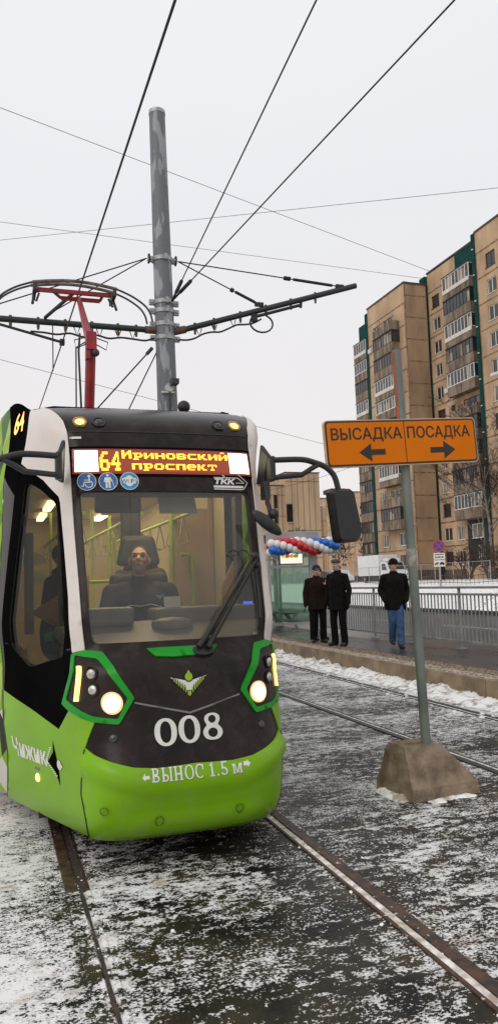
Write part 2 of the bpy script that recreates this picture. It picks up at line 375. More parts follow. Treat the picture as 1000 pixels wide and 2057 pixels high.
tag(lump(5.72, 6.30, 5.5, 34, .17, .035, 8, lambda u, v: (.25 + .75 * u) * min(1, u * 3) * (1 - .35 * math.sin(v * 40) ** 2)).build('snow_bank', M_SNOW), kind='stuff')
# ---- platform: concrete edge blocks, tactile strip, wet asphalt
M_EDGE = mat('platform_concrete', (.34, .25, .17), .8, var=.35, scale=3, bump=.5, bscale=35, col2=(.20, .145, .10))
M_TACT = mat('tactile_sand', (.30, .22, .15), .8, var=.6, scale=18, bump=.8, bscale=25, col2=(.09, .065, .045), sharp=(.4, .6))
M_PLAT = mat('platform_asphalt', (.05, .045, .045), .28, var=.5, scale=1.2, bump=.25, bscale=60, col2=(.022, .019, .018))
mb = MB(); mb.bb(7.02, 9.72, -6, 70, -.05, .276); tag(mb.build('platform', M_PLAT), kind='structure')
mb = MB()
for k in range(50): mb.bb(6.28, 6.62, -6 + k * 1.5, -4.515 + k * 1.5, -.1, .285)
tag(mb.build('platform_edge', M_EDGE, bevel=.012), kind='structure')
mb = MB()
mb.bb(6.622, 7.018, -6, 70, -.05, .272)
for k in range(0, 190):
    y = 4 + k * .1
    for q in range(4): mb.bb(6.66 + q * .09, 6.72 + q * .09, y, y + .055, .272, .279)
tag(mb.build('tactile_strip', M_TACT), kind='structure')
mb = strip(6.30, 6.60, 3, 30, .2865, .1, .05, 3); tag(mb.build('trodden_snow', mat('sandy_snow', (.42, .35, .28), .9, var=.6, scale=22, bump=.8, col2=(.15, .11, .075), sharp=(.45, .6))), kind='stuff')
# ================================================================== BUILDINGS
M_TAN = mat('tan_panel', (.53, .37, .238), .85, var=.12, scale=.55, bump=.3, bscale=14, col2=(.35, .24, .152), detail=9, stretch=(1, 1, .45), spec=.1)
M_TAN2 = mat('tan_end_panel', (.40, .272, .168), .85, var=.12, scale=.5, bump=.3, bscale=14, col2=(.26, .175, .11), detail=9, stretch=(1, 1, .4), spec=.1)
M_GREEN = mat('teal_panel', (.006, .052, .046), .7, var=.3, scale=1, col2=(.004, .032, .028), spec=.1)
M_JOINT = mat('panel_joint', (.10, .068, .042), .9, var=.6, scale=1.5, col2=(.26, .17, .10), sharp=(.45, .55))
M_BALC = mat('balcony_concrete', (.25, .195, .145), .9, var=.4, scale=1.6, bump=.4, bscale=10, col2=(.10, .078, .06), detail=9, stretch=(1, 1, .3), spec=.1)
M_WFRAME = mat('white_window_frame', (.72, .70, .66), .5, var=.15, scale=3)
M_BFRAME = mat('brown_window_frame', (.07, .04, .028), .6, var=.4, scale=3)
M_GREYF = mat('black_balcony_frame', (.03, .028, .028), .5, var=.4)
M_CURT = mat('window_curtain', (.36, .30, .24), .9, var=.6, scale=1.1, col2=(.08, .06, .05), stretch=(1, 2.5, .25))
M_PANE = mat('window_pane', (.035, .035, .035), .08, var=.5, scale=.9, spec=.6)
M_ROOFT = mat('roof_edge', (.07, .045, .035), .8, var=.4)
M_WHITE = mat('white_sheet', (.62, .60, .55), .6, var=.2, scale=2)
M_PLINTH = mat('plinth', (.10, .065, .045), .9, var=.5, scale=1, bump=.4)
def wall_x(mb, X, y0, y1, z0, z1, holes, depth=.18):
    """wall facing -X with rectangular openings (ya, yb, za, zb) and their reveals"""
    Y = sorted({y0, y1, *[h[0] for h in holes], *[h[1] for h in holes]}); Z = sorted({z0, z1, *[h[2] for h in holes], *[h[3] for h in holes]})
    for a, b in zip(Y, Y[1:]):
        for c, d in zip(Z, Z[1:]):
            if any(h[0] - 1e-6 <= a and b <= h[1] + 1e-6 and h[2] - 1e-6 <= c and d <= h[3] + 1e-6 for h in holes): continue
            mb.add([(X, a, c), (X, a, d), (X, b, d), (X, b, c)], [(0, 1, 2, 3)])
    D = X + depth
    for a, b, c, d in holes:
        mb.add([(X, a, c), (X, b, c), (X, b, d), (X, a, d), (D, a, c), (D, b, c), (D, b, d), (D, a, d)], [(0, 1, 5, 4), (1, 2, 6, 5), (2, 3, 7, 6), (3, 0, 4, 7), (4, 5, 6, 7)])
def window_x(par, X, y0, y1, z0, z1, frame, depth=.15, cols=2):
    """window set in a wall facing -X: frame with a mullion and sill, pane behind as a sub-part"""
    t = .07; mb = MB(); a, b = X + depth - .05, X + depth
    mb.bb(a, b, y0, y0 + t, z0, z1); mb.bb(a, b, y1 - t, y1, z0, z1); mb.bb(a, b, y0 + t, y1 - t, z1 - t, z1); mb.bb(a, b, y0 + t, y1 - t, z0, z0 + t)
    for k in range(1, cols): yy = lerp(y0, y1, k / cols); mb.bb(a - .004, b, yy - t * .6, yy + t * .6, z0 + t, z1 - t)
    mb.bb(X - .10, X + depth - .052, y0 - .05, y1 + .05, z0 - .05, z0 - .005)
    f = mb.build('window', frame, par)
    g = MB(); g.add([(b - .02, y0, z0), (b - .02, y1, z0), (b - .02, y1, z1), (b - .02, y0, z1)], [(3, 2, 1, 0)])
    if random.random() < .7:
        g.m = 1; k = random.uniform(.15, .45); c = b - .024
        if random.random() < .6: g.add([(c, y0, z0), (c, lerp(y0, y1, k), z0), (c, lerp(y0, y1, k), z1), (c, y0, z1)], [(3, 2, 1, 0)])
        if random.random() < .6: g.add([(c, y1, z0), (c, lerp(y1, y0, k), z0), (c, lerp(y1, y0, k), z1), (c, y1, z1)], [(0, 1, 2, 3)])
    g.build('pane', [M_PANE, M_CURT], f)
def balcony_x(par, X, y0, y1, zf, deep, kind, hh=2.86, apron=False):
    """projecting balcony on a wall facing -X; kind white/black/brown glazing or open"""
    x0 = X - deep; mb = MB()
    mb.bb(x0, X, y0, y1, zf - .16, zf); mb.bb(x0, x0 + .09, y0, y1, zf, zf + 1.0)
    mb.bb(x0 + .09, X, y0, y0 + .09, zf, zf + 1.0); mb.bb(x0 + .09, X, y1 - .09, y1, zf, zf + 1.0)
    mb.bb(x0 - .03, x0 - .002, y0 + (y1 - y0) * .48, y0 + (y1 - y0) * .48 + .05, zf + .05, zf + .95)
    b = mb.build('balcony', M_BALC, par)
    zt = zf + hh - .22
    if kind == 'open':
        r = MB(); r.bb(x0 + .02, x0 + .07, y0, y1, zf + 1.28, zf + 1.33)
        n = 6
        for k in range(n + 1): yy = lerp(y0 + .05, y1 - .05, k / n); r.bb(x0 + .03, x0 + .06, yy - .02, yy + .02, zf + 1.0, zf + 1.28)
        r.build('balcony_rail', M_GREYF, b); return b
    fm = {'white': M_WFRAME, 'black': M_GREYF, 'brown': M_BFRAME}[kind]
    f = MB(); n = max(4, int((y1 - y0) / .62)); za = zf + 1.0
    if apron: f.m = 1; f.bb(x0 - .06, x0 - .004, y0, y1, zf + .62, zf + 1.02); f.m = 0
    f.bb(x0 - .01, x0 + .06, y0, y1, za, za + .09); f.bb(x0 - .01, x0 + .06, y0, y1, zt - .1, zt)
    for k in range(n + 1): yy = lerp(y0 + .04, y1 - .04, k / n); f.bb(x0 - .014, x0 + .055, yy - .045, yy + .045, za + .09, zt - .1)
    for yy in (y0 + .03, y1 - .03):
        f.bb(x0 + .06, X, yy - .03, yy + .03, zt - .1, zt); f.bb(x0 + .06, X, yy - .03, yy + .03, za, za + .08); f.bb(x0 + (X - x0) * .5, x0 + (X - x0) * .5 + .07, yy - .035, yy + .035, za + .08, zt - .1)
    f.m = 2; f.bb(x0 - .12, X, y0 - .04, y1 + .04, zt + .002, zt + .06); f.m = 0
    ff = f.build('balcony_glazing', [fm, M_WHITE, M_ROOFT], b)
    g = MB(); g.bb(x0 + .02, x0 + .03, y0 + .05, y1 - .05, za + .05, zt - .05); g.bb(x0 + .07, X, y0 + .025, y0 + .035, za + .05, zt - .05); g.bb(x0 + .07, X, y1 - .035, y1 - .025, za + .05, zt - .05)
    g.m = 1
    for k in range(n):
        if random.random() < .35: g.bb(x0 + .012, x0 + .018, lerp(y0, y1, (k + .1) / n), lerp(y0, y1, (k + .9) / n), za + .1, zt - random.uniform(.1, .7))
    g.build('pane', [M_PANE, M_CURT], ff)
    return b
def joints_x(mb, X, y0, y1, zs, ys=()):
    for z in zs: mb.bb(X - .025, X + .01, y0, y1, z - .07, z + .07)
    for y in ys: mb.bb(X - .022, X + .01, y - .04, y + .04, zs[-1] if zs else 1, zs[0] if zs else 30)
def apartment():
    t = thing('apartment_building', 'tall tan panel apartment building with green stair strips and glazed balconies', 'building', (52, 75, 1.1))
    G = 1.0
    W = MB(); J = MB()
    # far section
    H1 = 37.55; s1 = 2.75; X1 = 48.0
    holes = []
    for k in range(13):
        zc = 33.75 - s1 * k
        if zc < 2.5: break
        holes.append((87.5, 88.9, zc - .78, zc + .78))
        if k > 9: holes.append((83.0, 84.7, zc - .78, zc + .78))
        else: holes.append((83.3, 86.2, zc - 1.25, zc + .8))
    wall_x(W, X1, 80.6, 90.3, G, H1, holes)
    for h in holes: window_x(t, X1, *h, random.choice([M_WFRAME, M_WFRAME, M_BFRAME]), cols=2 if h[1] - h[0] < 2 else 3)
    joints_x(J, X1, 80.6, 90.3, [33.75 + 1.38 - s1 * k for k in range(12)], (87.15, 80.72))
    kinds = ['open', 'black', 'brown', 'white', 'white', 'black', 'black', 'white', 'open', 'brown']
    for k in range(10): balcony_x(t, X1, 82.1, 87.0, 33.75 - 1.4 - s1 * k, 1.15, kinds[k], s1, apron=k in (3, 7))
    # green strip, recessed column and far balconies
    S = MB(); S.bb(47.9, 48.3, 90.302, 90.95, G, 37.1); S.bb(48.9, 60, 90.952, 94.7, G, 36.6)
    S.bb(51.1, 60, 80.82, 82.0, G, 38.8); S.bb(51.42, 51.6, 70.3, 74.7, 36.5, 39.05); S.bb(51.2, 51.7, 67.85, 70.28, G, 38.6)
    S.bb(48.86, 49.06, 67.3, 67.83, G, 38.0)
    S.bb(51.44, 51.48, 70.3, 75.9, 22.2, 25.0)
    S.build('green_strip', M_GREEN, t)
    S = MB(); S.bb(51.44, 51.6, 70.3, 75.2, G + 1.6, 7.8); S.build('loggia_wall', mat('shaded_recess_green', (.022, .034, .030), .8, var=.4, scale=1.5), t)  # shade of the recess put into a darker green
    kinds = ['white', 'white', 'black', 'white', 'black', 'black', 'brown', 'black', 'black', 'brown', 'brown']
    for k in range(11): balcony_x(t, 48.9, 90.98, 94.6, 31.3 - s1 * k, 1.0, kinds[k], s1, apron=k in (0, 3))
    # end wall of the far section, facing the camera
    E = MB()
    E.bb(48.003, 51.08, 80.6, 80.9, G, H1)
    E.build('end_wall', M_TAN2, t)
    JE = MB()
    for k in range(14): JE.bb(48.0, 51.1, 80.57, 80.61, 36.1 - s1 * k - .05, 36.1 - s1 * k + .05)
    JE.bb(48.02, 48.10, 80.56, 80.60, G, H1); JE.build('end_joint', M_JOINT, t)
    # middle section
    X2, H2, s2 = 51.5, 38.95, 2.86
    holes = []
    for k in range(12):
        zc = 35.1 - s2 * k
        holes.append((78.4, 80.05, zc - .78, zc + .78)); holes.append((76.15 if k < 10 else 75.9, 77.15 if k < 10 else 77.4, zc - .8, zc + .8))
    doors = []
    for k in range(9): zc = 35.1 - s2 * k; doors.append((71.5, 74.6, zc - 1.3, zc + .85))
    wall_x(W, X2, 70.3, 80.82, G, H2, holes + doors)
    for h in holes: window_x(t, X2, *h, random.choice([M_WFRAME, M_WFRAME, M_WFRAME, M_BFRAME]), cols=2 if h[1] - h[0] > 1.2 else 2)
    for h in doors: window_x(t, X2, *h, M_BFRAME, cols=3)
    joints_x(J, X2, 75.95, 80.82, [35.1 + 1.43 - s2 * k for k in range(13)], (80.75,))
    kinds = ['white', 'black', 'white', 'black', 'white', 'open', 'black', 'brown', 'black', 'white', 'white']
    for k in range(11):
        zc = 35.1 - s2 * k
        if zc - 1.43 < 6: break
        balcony_x(t, X2, 70.6, 75.9, zc - 1.43 + .1, 1.15, kinds[k], s2, apron=k in (0, 2))
    window_x(t, 51.3, 72.2, 74.2, 5.7, 7.3, M_WFRAME, depth=.12)
    window_x(t, 51.3, 72.4, 73.2, 2.6, 4.9, M_WFRAME, depth=.12)
    # near section
    X3, H3 = 49.0, 37.95
    holes = []
    for k in range(12):
        zc = 34.2 - 2.83 * k
        for y in (64.1, 59.0, 53.5, 48.6, 42.0):
            if zc > 3: holes.append((y, y + 1.6, zc - .78, zc + .78))
    wall_x(W, X3, 36, 67.3, G, H3, holes)
    for h in holes:
        if h[0] > 58: window_x(t, X3, *h, random.choice([M_WFRAME, M_WFRAME, M_BFRAME]), cols=2)
    joints_x(J, X3, 36, 67.3, [34.2 + 1.42 - 2.83 * k for k in range(13)], (62.6, 67.2))
    # body behind the facades
    W.bb(48.3, 60, 80.902, 90.94, G, 37.4); W.bb(51.8, 60, 67.5, 80.8, G, 38.8); W.bb(49.3, 60, 36, 67.84, G, 37.8)
    W.add([(49.0, 67.3, G), (49.3, 67.3, G), (49.3, 67.3, H3), (49, 67.3, H3)], [(0, 1, 2, 3)])
    W.build('wall', M_TAN, t); J.build('panel_joint', M_JOINT, t)
    P = MB()
    P.bb(47.92, 48.5, 80.5, 90.35, H1, H1 + .22); P.bb(48.5, 51.2, 80.5, 80.95, H1, H1 + .2); P.bb(51.42, 52, 67.9, 80.9, H2 + .1, H2 + .3); P.bb(48.92, 49.5, 36, 67.35, H3, H3 + .22)
    P.bb(48.5, 60, 80.95, 90.35, H1, H1 + .1); P.bb(52, 60, 67.9, 80.9, H2, H2 + .1); P.bb(49.5, 60, 36, 67.35, H3, H3 + .1)
    P.build('roof', M_ROOFT, t)
    P = MB(); P.bb(47.9, 48.0, 80.5, 90.3, G - .3, 2.35); P.bb(51.35, 51.5, 75.9, 80.8, G - .3, 2.3); P.bb(48.9, 49, 36, 67.3, G - .3, 2.2); P.bb(47.95, 51.1, 80.45, 80.595, G - .3, 2.35)
    P.build('plinth', M_PLINTH, t)
    for y, z in ((89.6, 31.4), (77.6, 23.2), (81.3, 30.6)):
        A = MB()
        x = X1 if y > 85 else (X2 if y < 80 else 51.1)
        A.bb(x - .35, x - .01, y - .4, y + .4, z, z + .55)
        A.build('air_conditioner', M_WHITE, t, bevel=.03)
    A = MB()
    for k in range(12):
        A.bb(50.95, 51.1, 80.8, 81.0, 36.0 - 2.75 * k, 36.15 - 2.75 * k); A.bb(51.3, 51.44, 70.2, 70.4, 36.2 - 2.86 * k, 36.35 - 2.86 * k); A.bb(48.72, 48.86, 67.4, 67.6, 36.2 - 2.83 * k, 36.3 - 2.83 * k)
    A.build('strip_bracket', M_WHITE, t)
    # a few roof aerials
apartment()
def beige_hall():
    t = thing('public_building', 'low beige public building with vertical slab cladding behind the shelter', 'building', (47, 118, 0.9))
    M_B = mat('beige_slab', (.56, .40, .265), .85, var=.16, scale=.35, bump=.2, bscale=6, col2=(.40, .28, .18), detail=9, stretch=(1, 1, .25), spec=.1)
    M_D = mat('hall_glass', (.03, .028, .028), .15, var=.6, scale=.8)
    M_J = mat('slab_joint', (.20, .13, .08), .9, var=.4)
    W = MB()
    W.bb(44.95, 50.9, 115, 132, .6, 19.0); W.bb(36, 44.948, 115.4, 130, .6, 16.9); W.bb(50.902, 52.3, 116, 131, .6, 13.4)
    W.build('wall', M_B, t)
    J = MB()
    for x in (46.0, 47.0, 48.0, 49.0, 50.0): J.bb(x - .03, x + .03, 114.97, 115.01, 1, 18.9)
    for z in (17.6, 9.6, 5.2): J.bb(44.97, 50.88, 114.96, 115.0, z - .04, z + .04)
    for x in (41.9, 42.5, 43.7, 44.4): J.bb(x - .03, x + .03, 115.36, 115.41, 1, 16.8)
    for z in (15.4, 12.0): J.bb(36, 44.9, 115.36, 115.4, z - .04, z + .04)
    for x in (51.6,): J.bb(x - .03, x + .03, 115.96, 116.01, 1, 13.2)
    for z in (11.2, 8.6): J.bb(50.92, 52.28, 115.96, 116, z - .04, z + .04)
    J.build('slab_joint', M_J, t)
    for x0, x1, z0, z1 in ((44.98, 46.0, 11.0, 13.9), (44.98, 46.0, 7.0, 9.6)):
        w_ = MB(); w_.bb(x0, x1, 114.9, 114.96, z0, z1); f = w_.build('window', M_D, t)
        w_ = MB(); w_.bb(x0 - .05, x1 + .05, 114.8, 114.96, z0 - .15, z0 - .01); w_.build('sill', M_B, f)
    for z0, z1 in ((13.3, 15.4), (10.8, 12.6), (7.0, 8.6), (9.2, 10.2)):
        w_ = MB(); w_.bb(43.0, 43.55, 115.3, 115.38, z0, z1); w_.build('window', M_D, t)
    r = MB(); r.bb(44.85, 51, 114.9, 132, 19.0, 19.15); r.bb(36, 44.84, 115.3, 130, 16.9, 17.05); r.build('roof', M_ROOFT, t)
    r = MB(); r.tube([(45.0, 118, 17.05), (45.0, 118, 19.0)], .05, 6); r.tube([(44.5, 118, 18.2), (45.5, 118, 18.2)], .04, 6); r.tube([(44.7, 118, 18.5), (45.3, 118, 18.5)], .04, 6); r.build('aerial', M_GREYF, t)
beige_hall()
def far_block():
    t = thing('apartment_block', 'distant tan apartment block with small square windows, left of the tall building', 'building', (115, 245, 1))
    W = MB(); W.bb(104, 116.5, 240, 256, .5, 29.0); W.bb(116.502, 126, 239, 256, .5, 31.2); W.build('wall', M_TAN, t)
    J = MB()
    for z in [4 + 2.8 * k for k in range(10)]: J.bb(104, 116.4, 239.95, 240, z, z + .07); J.bb(116.55, 126, 238.95, 239, z, z + .07)
    for x in (108.3, 112.4): J.bb(x, x + .1, 239.94, 240, 1, 28.9)
    J.bb(118.2, 118.3, 238.94, 239, 1, 31); J.build('panel_joint', M_JOINT, t)
    r = MB(); r.bb(103.8, 116.6, 239.8, 256, 29.0, 29.3); r.bb(116.4, 126.2, 238.8, 256, 31.2, 31.5); r.bb(112, 117.5, 243, 250, 31.5, 33); r.build('roof', M_ROOFT, t)
    for k in range(10):
        z = 25.3 - 2.8 * k
        for x, y in ((120.5, 239), (123.4, 239), (113.6, 240), (109.8, 240), (105.6, 240)):
            if z < 1.5: continue
            f = MB(); f.bb(x - .1, x + 1.5, y - .06, y - .01, z - .1, z + 1.25); q = f.build('window', M_WFRAME, t)
            g = MB(); g.bb(x, x + .65, y - .1, y - .062, z, z + 1.15); g.bb(x + .75, x + 1.4, y - .1, y - .062, z, z + 1.15); g.build('pane', M_PANE, q)
far_block()
# ================================================================== TRAM
XC=1.15
# nose profile: parameter v, forward position Y, height Z
PV=[.17,.24,.32,.45,.60,.80,1.02,1.18,1.30,1.9,2.55,2.78,2.90,3.00,3.08,3.20,3.40,3.8]
PY=[4.83,4.705,4.63,4.59,4.575,4.64,4.69,4.715,4.87,5.03,5.20,5.29,5.40,5.56,5.72,5.90,6.12,6.55]
PZ=[.17,.24,.32,.45,.60,.80,1.02,1.18,1.30,1.9,2.55,2.78,2.89,2.975,3.03,3.07,3.09,3.10]
AB=([0,.28,.38,.47,.55,.62,.69,.77,1.6,2.2,2.8,9],[0,.04,.18,.45,.75,1.02,1.16,1.2,1.2,1.3,1.571,1.571])
# plan tangent angle (radians) against |a| at three heights
AL=([0,.2,.35,.46,.55,.64,.72,.80,1.6,2.2,2.8,9],[0,.08,.2,.42,.62,.85,1.10,1.19,1.20,1.30,1.571,1.571])
AM=([0,.3,.5,.58,.64,.70,.78,1.6,2.2,2.8,9],[0,.06,.14,.25,.60,1.02,1.18,1.20,1.32,1.571,1.571])
AT=([0,.3,.6,.72,.78,.84,.92,1.6,2.2,2.8,9],[0,.05,.12,.35,.8,1.2,1.33,1.34,1.42,1.571,1.571])
NA=np.linspace(0,9,1801)
def _int(A):
    al=np.interp(NA,*A)
    w=np.concatenate([[0],np.cumsum(np.cos((al[1:]+al[:-1])/2))])*(NA[1]-NA[0])
    g=np.concatenate([[0],np.cumsum(np.sin((al[1:]+al[:-1])/2))])*(NA[1]-NA[0])
    return w,g
TL,TM,TT,TB=_int(AL),_int(AM),_int(AT),_int(AB)
def sm(x,a,b):
    t=min(1,max(0,(x-a)/(b-a)));return t*t*(3-2*t)
def nose(a,v):
    s=1 if a>=0 else -1;b=abs(a)
    k1=sm(v,1.1,1.5);k2=sm(v,2.5,3.0)
    wl,gl=np.interp(b,NA,TL[0]),np.interp(b,NA,TL[1])
    k0=sm(.8-v,0,.3);wb,gb=np.interp(b,NA,TB[0]),np.interp(b,NA,TB[1]);wl+=(wb-wl)*k0;gl+=(gb-gl)*k0
    wm,gm=np.interp(b,NA,TM[0]),np.interp(b,NA,TM[1])
    wt,gt=np.interp(b,NA,TT[0]),np.interp(b,NA,TT[1])
    w=wl+(wm-wl)*k1;g=gl+(gm-gl)*k1
    w=w+(wt-w)*k2;g=g+(gt-g)*k2
    z=np.interp(v,PV,PZ)
    z=z+.24*sm(b,.8,1.8)*sm(v,2.75,3.2)
    w*=1-.05*sm(b,.8,1.6)*sm(z,1.0,2.6)-.5*max(0,v-3.45)*sm(b,.3,1.0)
    if a>0: w*=1-.03*sm(b,.7,1.6)
    return np.array([XC+s*w,np.interp(v,PV,PY)+g,z])
def nrm(a, v):
    e = .004; p = nose(a - e, v); q = nose(a + e, v); r = nose(a, max(.17, v - e)); s = nose(a, v + e)
    return Vector(q - p).cross(Vector(s - r)).normalized()
def P3(a, v, off=0.):
    p = Vector(nose(a, v)); return p + nrm(a, v) * off if off else p
def inside(q, poly):
    x, y = q; c = False; n = len(poly); j = n - 1
    for i in range(n):
        if (poly[i][1] > y) != (poly[j][1] > y) and x < (poly[j][0] - poly[i][0]) * (y - poly[i][1]) / (poly[j][1] - poly[i][1]) + poly[i][0]: c = not c
        j = i
    return c
def dens(poly, res):
    out = []
    for i in range(len(poly)):
        a, b = poly[i], poly[(i + 1) % len(poly)]; L = math.hypot(b[0] - a[0], b[1] - a[1]); k = max(1, int(math.ceil(L / res)))
        out += [(lerp(a[0], b[0], q / k), lerp(a[1], b[1], q / k)) for q in range(k)]
    return out
def rounded(poly, r, n=4):
    out = []; k = len(poly)
    for i in range(k):
        p = Vector(poly[i]); a = Vector(poly[i - 1]) - p; b = Vector(poly[(i + 1) % k]) - p
        q = min(r, a.length * .45, b.length * .45); s, e = p + a.normalized() * q, p + b.normalized() * q
        for j in range(n + 1): t = j / n; out.append(tuple(s * (1 - t) ** 2 + p * 2 * t * (1 - t) + e * t ** 2))
    return out
def mir(poly): return [(-a, v) for a, v in reversed(poly)]
def ell(ca, cv, ra, rv, n=24): return [(ca + ra * math.cos(2 * math.pi * k / n), cv + rv * math.sin(2 * math.pi * k / n)) for k in range(n)]
def patch(mb, poly, holes=(), off=.004, thick=.0, res=.06, bulge=None):
    """panel on the nose surface, bounded by poly in (across, up), with a turned-in rim"""
    B = dens(poly, res); H = [dens(h, res) for h in holes]
    vs = [Vector(p) for p in B]; es = [(i, (i + 1) % len(B)) for i in range(len(B))]
    for h in H: o = len(vs); vs += [Vector(p) for p in h]; es += [(o + i, o + (i + 1) % len(h)) for i in range(len(h))]
    a0, a1 = min(p[0] for p in B), max(p[0] for p in B); v0, v1 = min(p[1] for p in B), max(p[1] for p in B)
    if res < .5:
        na, nv = int((a1 - a0) / res), int((v1 - v0) / res)
        allb = np.array([tuple(q) for q in vs])
        for i in range(1, na):
            for j in range(1, nv):
                q = (a0 + (a1 - a0) * i / na + .0007, v0 + (v1 - v0) * j / nv + .0003)
                if inside(q, poly) and not any(inside(q, h) for h in holes) and np.hypot(*(allb - q).T).min() > res * .35: vs.append(Vector(q))
    r = geometry.delaunay_2d_cdt(vs, es, [], 0, 1e-6)
    V = [(q.x, q.y) for q in r[0]]; T = []
    for f in r[2]:
        c = (sum(V[i][0] for i in f) / len(f), sum(V[i][1] for i in f) / len(f))
        if inside(c, poly) and not any(inside(c, h) for h in holes):
            ar = sum(V[f[i]][0] * V[f[(i + 1) % len(f)]][1] - V[f[(i + 1) % len(f)]][0] * V[f[i]][1] for i in range(len(f)))
            T.append(tuple(f) if ar > 0 else tuple(reversed(f)))
    used = sorted({i for f in T for i in f}); ix = {k: i for i, k in enumerate(used)}
    fo = (lambda q: off + bulge(*q)) if bulge else (lambda q: off)
    mb.add([P3(*V[i], fo(V[i])) for i in used], [tuple(ix[i] for i in f) for f in T], True)
    if thick:
        for L in [B] + H:
            n = len(L); mb.add([P3(*q, fo(q)) for q in L] + [P3(*q, fo(q) - thick) for q in L], [(i, (i + 1) % n, n + (i + 1) % n, n + i) for i in range(n)])
            mb.add([P3(*q, fo(q)) for q in L] + [P3(*q, fo(q) - thick) for q in L], [(i, n + i, n + (i + 1) % n, (i + 1) % n) for i in range(0)])
    return mb
def flat_on(mb, vs, fs, off):
    return mb.add([P3(a, v, off) for a, v in vs], fs)
def bar(a0, v0, a1, v1, t):
    d = Vector((a1 - a0, v1 - v0)).normalized() * t / 2; return [(a0 - d.y, v0 + d.x), (a0 + d.y, v0 - d.x), (a1 + d.y, v1 - d.x), (a1 - d.y, v1 + d.x)]
def arc(ca, cv, ra, rv, t0, t1, th, n=14):
    o = [(ca + ra * math.cos(R(lerp(t0, t1, k / n))), cv + rv * math.sin(R(lerp(t0, t1, k / n)))) for k in range(n + 1)]
    i = [(ca + (ra - th) * math.cos(R(lerp(t0, t1, k / n))), cv + (rv - th) * math.sin(R(lerp(t0, t1, k / n)))) for k in range(n + 1)]
    return o + i[::-1]
def shapes(name, polys, m, par, off=.006, res=.03, bulge=None):
    """lettering and marks: each stroke a thin film a hair above the last"""
    mb = MB()
    for k, q in enumerate(polys):
        if isinstance(q, tuple) and isinstance(q[0], list): patch(mb, q[0], q[1], off + k * .00015, 0, res, bulge)
        else: patch(mb, q, (), off + k * .00015, 0, res, bulge)
    return mb.build(name, m, par)
def dome(mb, a, v, r, h, off=.004, n=16, rings=4, sq=1.):
    """lens bulging out of the nose"""
    c = P3(a, v, off); N = nrm(a, v); x = Vector((0, 0, 1)).cross(N).normalized(); y = N.cross(x)
    vs = []
    for i in range(rings + 1):
        th = math.pi / 2 * i / rings
        for k in range(n): vs.append(c + (x * math.cos(2 * math.pi * k / n) + y * math.sin(2 * math.pi * k / n) * sq) * r * math.cos(th) + N * h * math.sin(th))
    return mb.add(vs, [(i * n + k, i * n + (k + 1) % n, (i + 1) * n + (k + 1) % n, (i + 1) * n + k) for i in range(rings) for k in range(n)], True)
M_BLACK = mat('black_gloss_shell', (.020, .013, .012), .22, var=.4, scale=3, spec=.16, dirt=.10)
M_BLACKS = mat('black_gloss_side', (.005, .005, .005), .4, var=.4, scale=2, spec=.0)
M_LIME = mat('lime_paint', (.175, .385, .003), .30, var=.16, scale=2.2, spec=.25, col2=(.155, .325, .003), detail=7, dirt=.30)
M_GRN = mat('green_trim_paint', (.008, .26, .014), .34, var=.12, scale=3, spec=.25)
M_WPAINT = mat('white_pillar_paint', (.66, .60, .55), .35, var=.06, scale=2, coat=.1, dirt=.10)
M_MARK = mat('white_lettering', (.66, .65, .60), .5, var=.1, scale=12)
M_LIMEMARK = mat('lime_marking', (.27, .42, .015), .5, var=.1)
M_SILV = mat('silver_line', (.17, .16, .155), .35, metal=.3)
M_RUBBER = mat('black_rubber', (.012, .011, .011), .5, var=.3, scale=15)
M_CHROME = mat('lamp_reflector', (.55, .53, .48), .25, metal=.7, var=.5, scale=60)
M_LENS = mat('dark_lens', (.05, .05, .05), .12, metal=.3, var=.5, scale=50)
M_BLUE = mat('blue_sticker', (.018, .13, .36), .5, var=.2, scale=6)
M_CYAN = mat('cyan_sticker', (.02, .26, .52), .5, var=.15, scale=6)
M_STK = mat('sticker_white', (.70, .66, .60), .5)
M_WIND = glass('windscreen_glass', (.66, .67, .63), 1.1, .02, .10)  # diffuse film also paints the pale veil of reflected sky
M_SIDEG = glass('side_window_glass', (.26, .26, .22), .30, .02, .0)
E_HEAD = emit('headlamp_light', (1, .92, .62), 14); E_LED = emit('led_strip_light', (1, .66, .17), 2.6)
E_AMB = emit('marker_light', (1, .62, .16), 3.2); E_TXT = emit('display_text_light', (1, .50, .03), 3.0)
E_BLK = emit('display_block_light', (1, .90, .66), 3.5); E_DIM = emit('display_field_bloom', (1, .11, .004), .30); E_RED = emit('display_halo_glow', (1, .05, .004), .22)
E_TUBE = emit('ceiling_tube_light', (1, .80, .42), 9)
